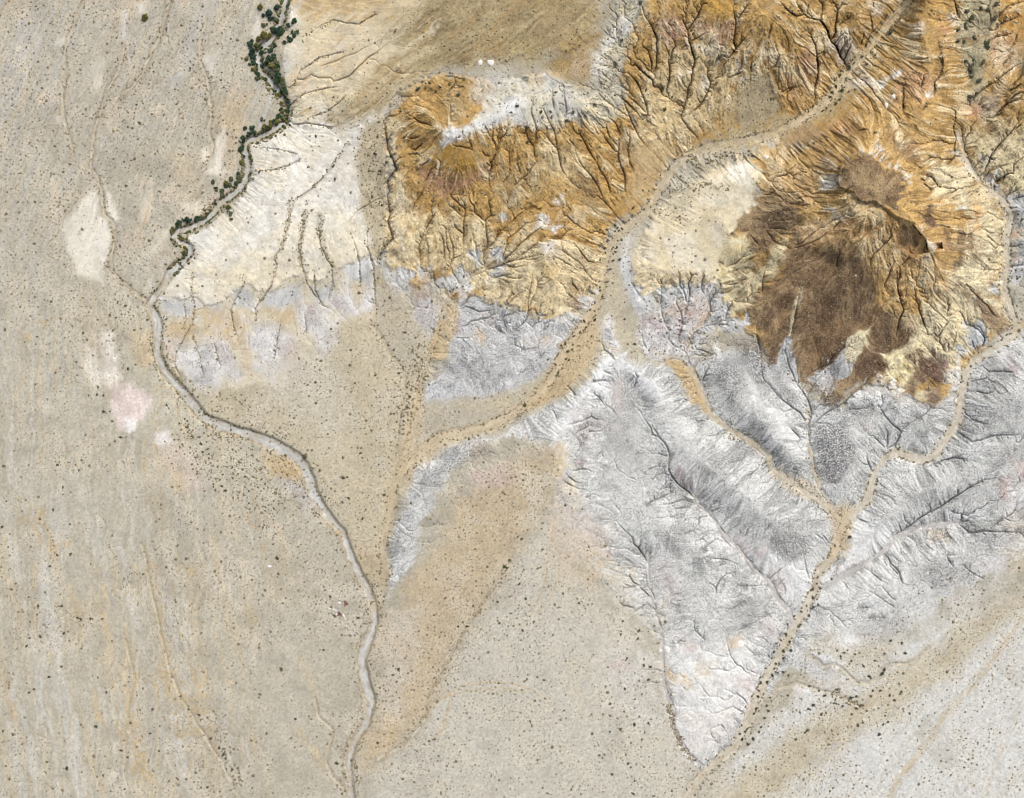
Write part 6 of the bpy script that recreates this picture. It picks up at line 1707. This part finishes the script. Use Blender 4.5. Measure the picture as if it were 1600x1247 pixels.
shrubs((1180,0,.15), '210,745,3 720,545,3.6 1405,340,5 975,700,4 1160,670,3.4 1110,590,3 890,740,3 880,780,3 1250,575,2.4 1030,655,2.4', 'in the valley above the brown hill', WB, tones=[0, 1, 3, 5])
shrubs((1180,0,.15), '840,900,3 800,960,3.4 780,1010,3 905,945,3.6 840,1080,3.6 880,1035,2.8 740,1130,2.6 600,1105,2.2 555,1160,2.2 700,1155,2.6', 'beside the upper sandy wash', WB, tones=[0, 1, 3, 5])
shrubs((960,0,.15), '75,420,4 15,665,4 270,30,3.4 1095,600,5.4 825,350,3 800,320,3 330,940,2.6 600,1010,2.6 525,1140,3.6 510,915,3', 'in the northern gullies', HS, tones=[1, 3, 5])
shrubs((400,0,K3), '360,780,2.4 370,838,2.8 15,805,2.4 385,658,2 280,640,2 560,720,3 545,920,3 580,800,2.6 570,640,2.4 590,960,2.4 610,760,2.4 530,800,2.2', 'on and beside the cream slope', HS)
shrubs((0,0,K3), '850,118,2.2 640,490,2 715,300 905,190 1035,375,2.2 890,330 655,575,2.4 630,745,2 620,600,2.2 720,335 1065,625,2 590,870,2.4 330,770,2.2 780,140', 'on the upper left plain', PL)
shrubs((1360,0,.15), '905,435,4.4 970,435,4.4 1210,450,6.4 1215,490,4.4 1050,190,6.4 1000,120,4.4 910,310,4.4 990,290,5 985,250,3.6 1310,40,5.4 1225,100,4.4 1150,90,3.6 1290,190,5.4 990,640,4.4', 'in the scrub valley at the upper right', 'bushes in the scrub valley', name='valley_bush', tones=[1, 3, 5], cat='bush')
shrubs((1360,0,.15), '1070,630,3.6 1040,730,6 1170,650,4.4 1040,1010,5.6 1100,980,4.4 1080,400,4 1130,840,5 1050,800,4 1060,680,4', 'at the foot of the upper right scrub valley', 'bushes in the scrub valley', name='valley_bush', tones=[1, 3, 5], cat='bush')

# ---- riverbank trees: trunk and crown
TR = []
for k, (c, nm) in enumerate((((58, 78, 58), 'dark green'), ((54, 72, 62), 'blue-green'), ((108, 104, 58), 'olive'), ((94, 100, 70), 'grey-green'))):
    for q in range(2):
        TR.append((nm, trunk_mesh('trunk', rs, 1.0, 1.0, .07), crown_mesh('crown', rs, 1.0, 1.0, 560, c, .2, .1)))
def trees(k, txt, where, order='top'):
    pts = []
    for a in txt.split():
        q = [float(z) for z in a.split(',')]; pts.append((k[0] + k[2] * q[0], k[1] + k[2] * q[1], q[2], int(q[3])))
    pts.sort(key=(lambda p: p[1]) if order == 'top' else (lambda p: p[0]))
    cnt = {}
    for u, v, r, t in pts:
        nm, tm, cm = TR[t * 2 + R.randrange(2)]
        e = bpy.data.objects.new('riverbank_tree', None); sc.collection.objects.link(e)
        e.location = place(u, v, -0.05); s = r * M_PX * .9; e.scale = (s * R.uniform(.92, 1.1), s * R.uniform(.92, 1.1), s * R.uniform(1.0, 1.25)); e.rotation_euler = (0, 0, R.uniform(0, 6.28))
        for pn, me in (('trunk', tm), ('crown', cm)):
            c = bpy.data.objects.new(pn, me); sc.collection.objects.link(c); c.parent = e
        cnt[t] = cnt.get(t, 0) + 1
        o_ = ORD[cnt[t] - 1]
        size = 'large' if r > 6 else ('small' if r < 4.5 else 'mid-sized')
        e['label'] = ' '.join(f"{size} {nm} tree, {o_} {nm} one down {where}".split()[:15]); e['category'] = 'tree'; e['group'] = 'trees along the dry river'
KR = (340, 0, 1 / 9.594)
trees(KR, '900,120,6.5,1 770,200,8,1 640,110,5.5,2 800,280,5,1 870,300,4,3 1150,320,5,0 950,480,9,0 840,460,6,0 700,380,4,3 1060,380,4,0 690,230,4.5,1', 'in the clump at the top edge')
trees(KR, '700,540,7,2 620,590,5.5,2 500,650,6,0 520,740,7,1 510,830,5.5,1 440,880,4,2 780,540,5,2 580,680,4.5,2', 'on the west bank of the topmost bend')
trees(KR, '670,790,5,0 790,760,5,0 770,900,7,0 850,850,5,0 820,1000,7,2 880,1060,5.5,3 860,690,4,0 720,960,4.5,0 880,940,5,3 900,1150,5,0', 'on the east bank of the topmost bend')
trees(KR, '1090,610,5,0 1150,540,4.5,0 1120,480,3,0 1200,480,3.5,3 1010,640,4,0 1060,560,3.4,0', 'in the short arc beside the yellow slope')
trees(KR, '540,950,5,0 540,1040,4.5,2 610,1130,5,0 720,1200,4,0 660,990,3,0 490,960,3.6,2 600,1180,4,3', 'on the inner bank below the first bend')
trees((400,0,K3), '100,385,5,0 120,430,4,0 145,470,4,2 150,520,4.4,0 135,560,4.2,2 100,570,5,2 70,590,5,2 40,600,4.6,2 30,560,3.6,3 85,320,5,0 110,540,3.8,0', 'on the bank beside the cream slope')
trees((0,0,K3), '1180,600,5,0 1140,650,4.4,0 1125,700,4.4,0 1135,760,5,2 1120,830,4.4,3 1060,860,5,2 1000,850,4.2,3 1040,900,3.8,3 1085,840,4.2,3 1150,600,3.6,0', 'along the second bend above the loop')
trees((0,0,K3), '880,1030,5.4,1 840,1040,4.2,0 930,1020,4,0 970,1010,3.4,2 1070,970,5,2 1080,1000,4.4,3 850,1120,4,2 870,1160,4,2 800,1080,3.2,2 1085,1025,3.4,2', 'around the hooked riverbed loop')
trees((0,0,K3), '680,85,6,2', 'alone on the upper left plain')
def row(pts, n, spread, lo, hi, where, tones):
    g = np.random.RandomState(len(where) + n); out = []
    seg = [math.dist(pts[i], pts[i + 1]) for i in range(len(pts) - 1)]; tot = sum(seg)
    for q in range(n):
        t = (q + .5) / n * tot; i = 0
        while i < len(seg) - 1 and t > seg[i]: t -= seg[i]; i += 1
        k = t / seg[i]
        out.append('%.1f,%.1f,%.1f,%d' % (pts[i][0] + k * (pts[i + 1][0] - pts[i][0]) + g.normal(0, spread), pts[i][1] + k * (pts[i + 1][1] - pts[i][1]) + g.normal(0, spread), g.uniform(lo, hi), tones[g.randint(len(tones))]))
    trees((0, 0, 1), ' '.join(out), where)
row(parse('411,74 398,82 397,96 401,112 412,126'), 10, 1.2, 3.2, 4.6, 'of the row hugging the top bend inside', [0, 1, 2])
row(parse('428,84 432,100 438,122 446,140 452,160'), 14, 1.8, 3.2, 5.2, 'of the row beside the cream slope', [0, 0, 2, 3])
row(parse('452,165 450,182 440,198'), 6, 1.2, 2.6, 3.8, 'on the outer curve by the cream slope', [0, 2])
row(parse('428,140 440,160 440,178 428,192 412,200'), 14, 2.2, 3.0, 4.8, 'on the inner curve by the cream slope', [0, 2, 2])
row(parse('400,206 388,208 379,222 378,240 380,258'), 14, 1.6, 2.8, 4.4, 'of the row down the second bend', [0, 0, 1, 2])
row(parse('376,270 366,286 350,296 335,296'), 10, 2.2, 2.8, 4.2, 'of the row above the wide bend', [2, 3, 0])
row(parse('325,336 310,341 295,343 280,350 270,358'), 10, 1.6, 2.6, 4.0, 'of the row over the hooked loop', [1, 0, 3])
row(parse('268,372 275,382 288,388 292,400 280,412'), 8, 1.8, 2.2, 3.4, 'of the row below the hooked loop', [0, 2, 3])
# ---- white boulders and knolls
def rock_mesh(name, seed, flat, mat):
    import bmesh
    bm = bmesh.new(); bmesh.ops.create_icosphere(bm, subdivisions=4, radius=1)
    from mathutils import noise
    for v in bm.verts:
        p = v.co.copy()
        k = 1 + .22 * noise.noise(p * 1.3 + Vector((seed, 0, 0))) + .10 * noise.noise(p * 3.1 + Vector((0, seed, 0))) + .04 * noise.noise(p * 8 + Vector((0, 0, seed)))
        v.co = p * k; v.co.z *= flat
    me = bpy.data.meshes.new(name); bm.to_mesh(me); bm.free()
    for p in me.polygons: p.use_smooth = True
    me.materials.append(mat); return me
WHITE = plain_material('white_rock', (226, 222, 214), .9, 0, .12, .8)
def rock(u, v, rx, ry, rot, flat, label, seed):
    o = bpy.data.objects.new('white_boulder', rock_mesh('white_boulder', seed, flat, WHITE)); sc.collection.objects.link(o)
    x, y, h = place(u, v); o.location = (x, y, h - .15 * ry * M_PX); o.scale = (rx * M_PX, ry * M_PX, min(rx, ry) * M_PX); o.rotation_euler = (0, 0, math.radians(rot))
    o['label'] = label; o['category'] = 'boulder'; o['group'] = 'white rock knobs'
rock(750, 97, 4.2, 5.6, -20, .5, 'narrow white boulder, left one of the pair above the pale shoulder', 1.3)
rock(767, 98, 6.2, 5.2, 10, .5, 'broad white boulder, right one of the pair above the pale shoulder', 2.7)
rock(1078, 112, 2.6, 4.0, 30, .7, 'small white boulder beside the deep northern gully', 4.1)
rock(1397, 152, 4.4, 4.6, 0, .6, 'round white boulder on the orange slope above the brown hill', 5.9)
rock(1386, 166, 3.0, 5.4, 10, .6, 'tall narrow white boulder on the orange slope above the brown hill', 7.2)
rock(1156, 1007, 6.2, 7.0, 0, .35, 'large round white knob among pink clay left of the lower wash', 9.4)
rock(1043, 1016, 4.6, 5.6, 0, .35, 'white knob against the lower dark gully', 11.8)
rock(1198, 246, 4.0, 3.6, 0, .5, 'white boulder beside the bend below the brown hill', 13.3)

# ---- rubbish dumped beside the lower riverbed
def sheet(u, v, lx, ly, rot, name, label, mat, cat, bend=.12, lift=.25, thick=.05, ribs=0, seed=1):
    import bmesh
    rg = random.Random(seed); bm = bmesh.new(); n, m = 14, 8; top = []; bot = []
    for j in range(m + 1):
        for i in range(n + 1):
            a, b = i / n - .5, j / m - .5
            z = lift + bend * (a * a * 3 + b * .6) + (.03 * math.sin(i * 2.2) if ribs else 0) + .02 * rg.gauss(0, 1)
            top.append(bm.verts.new((a * lx, b * ly, z + thick))); bot.append(bm.verts.new((a * lx, b * ly, z)))
    w = n + 1
    for j in range(m):
        for i in range(n):
            q = j * w + i
            bm.faces.new((top[q], top[q + 1], top[q + w + 1], top[q + w])); bm.faces.new((bot[q], bot[q + w], bot[q + w + 1], bot[q + 1]))
    for i in range(n):
        for q, d in ((i, 1), (m * w + i, -1)):
            f = (bot[q], bot[q + 1], top[q + 1], top[q]); bm.faces.new(f if d > 0 else f[::-1])
    for j in range(m):
        for q, d in ((j * w, -1), (j * w + n, 1)):
            f = (bot[q], bot[q + w], top[q + w], top[q]); bm.faces.new(f if d > 0 else f[::-1])
    me = bpy.data.meshes.new(name); bm.to_mesh(me); bm.free(); me.materials.append(mat)
    o = bpy.data.objects.new(name, me); sc.collection.objects.link(o); o.location = place(u, v); o.rotation_euler = (math.radians(2), math.radians(-3), math.radians(rot))
    o['label'] = label; o['category'] = cat; o['group'] = 'rubbish by the riverbed'; return o
WPAINT = plain_material('white_paint', (246, 246, 244), .5, 0, .05, 1.5); GPLAS = plain_material('grey_plastic', (186, 186, 194), .6, 0, .1, 1.5)
RUST = plain_material('rusty_metal', (140, 92, 84), .8, .2, .35, 2.5); BLACKP = plain_material('black_plastic', (40, 38, 36), .5, 0, .3, 3)
sheet(421.6, 884.7, 2.8, 1.75, 4, 'white_sheet', 'bright white rectangular sheet lying alone on the tan plain', WPAINT, 'tarpaulin', .1, .45, .12, 0, 1)  # flat white panel raised a little off the plain
sheet(530.5, 941.7, 2.5, 1.0, -12, 'white_board', 'white board at the top of the rubbish patch', WPAINT, 'board', .1, .2, .05, 0, 2)
sheet(531, 947.8, 1.9, 1.2, 0, 'grey_sheet', 'pale grey sheet just below the top white board', GPLAS, 'sheet', .2, .1, .03, 1, 3)
sheet(537.2, 961.3, 2.8, .85, -62, 'white_board', 'long tilted white board at the right edge of the rubbish patch', WPAINT, 'board', .1, .2, .05, 0, 4)
sheet(515.4, 950.7, 1.1, 1.2, 20, 'white_board', 'small white board at the left edge of the rubbish patch', WPAINT, 'board', .1, .2, .05, 0, 5)
sheet(522.4, 951.8, 1.6, .9, 15, 'white_board', 'white board in the middle of the rubbish patch', WPAINT, 'board', .2, .25, .05, 0, 6)
sheet(526.3, 959.6, 1.1, 1.1, 35, 'white_board', 'small square white board beside the rusty heap', WPAINT, 'board', .2, .2, .05, 0, 7)
sheet(526, 953.5, 2.6, 2.2, 40, 'grey_tarp', 'crumpled lavender grey tarpaulin in the rubbish patch', GPLAS, 'tarpaulin', .5, .1, .03, 1, 8)
sheet(517.2, 922.4, .8, .8, 10, 'white_board', 'tiny white board above the rubbish patch', WPAINT, 'board', .1, .15, .05, 0, 9)
sheet(539.8, 966.4, 1.0, .8, 20, 'white_board', 'small white board below the long tilted board', WPAINT, 'board', .1, .2, .05, 0, 12)
def scrap(u, v, rad, label, mat, name, seed):
    import bmesh
    rg = random.Random(seed); bm = bmesh.new()
    for k in range(26):
        p = Vector((rg.gauss(0, .42), rg.gauss(0, .42), abs(rg.gauss(0, .12)) + .08)) * rad
        d = Vector((rg.gauss(0, 1), rg.gauss(0, 1), rg.gauss(0, .3))).normalized() * rad * rg.uniform(.18, .5)
        s = d.orthogonal().normalized() * rad * rg.uniform(.04, .16); t = d.cross(s).normalized() * rad * .04
        c = [bm.verts.new(p + a * d + b * s + e * t) for e in (-1, 1) for a, b in ((-1, -1), (1, -1), (1, 1), (-1, 1))]
        for f in ((0, 3, 2, 1), (4, 5, 6, 7), (0, 1, 5, 4), (1, 2, 6, 5), (2, 3, 7, 6), (3, 0, 4, 7)): bm.faces.new([c[q] for q in f])
    me = bpy.data.meshes.new(name); bm.to_mesh(me); bm.free(); me.materials.append(mat)
    o = bpy.data.objects.new(name, me); sc.collection.objects.link(o); o.location = place(u, v)
    o['label'] = label; o['category'] = 'scrap heap'; o['group'] = 'rubbish by the riverbed'
scrap(530.2, 958.4, 2.0, 'rusty red scrap heap in the middle of the rubbish', RUST, 'scrap_heap', 3)
scrap(540.2, 942.6, 1.8, 'loose rusty red scrap heap right of the rubbish', RUST, 'scrap_heap', 5)
o = bpy.data.objects.new('rubbish_bag', rock_mesh('rubbish_bag', 21.0, .7, BLACKP)); sc.collection.objects.link(o); o.location = place(522.5, 962); o.scale = (.85, .85, .8)
o['label'] = 'black lumpy rubbish bag at the lower left of the rubbish'; o['category'] = 'rubbish bag'; o['group'] = 'rubbish by the riverbed'
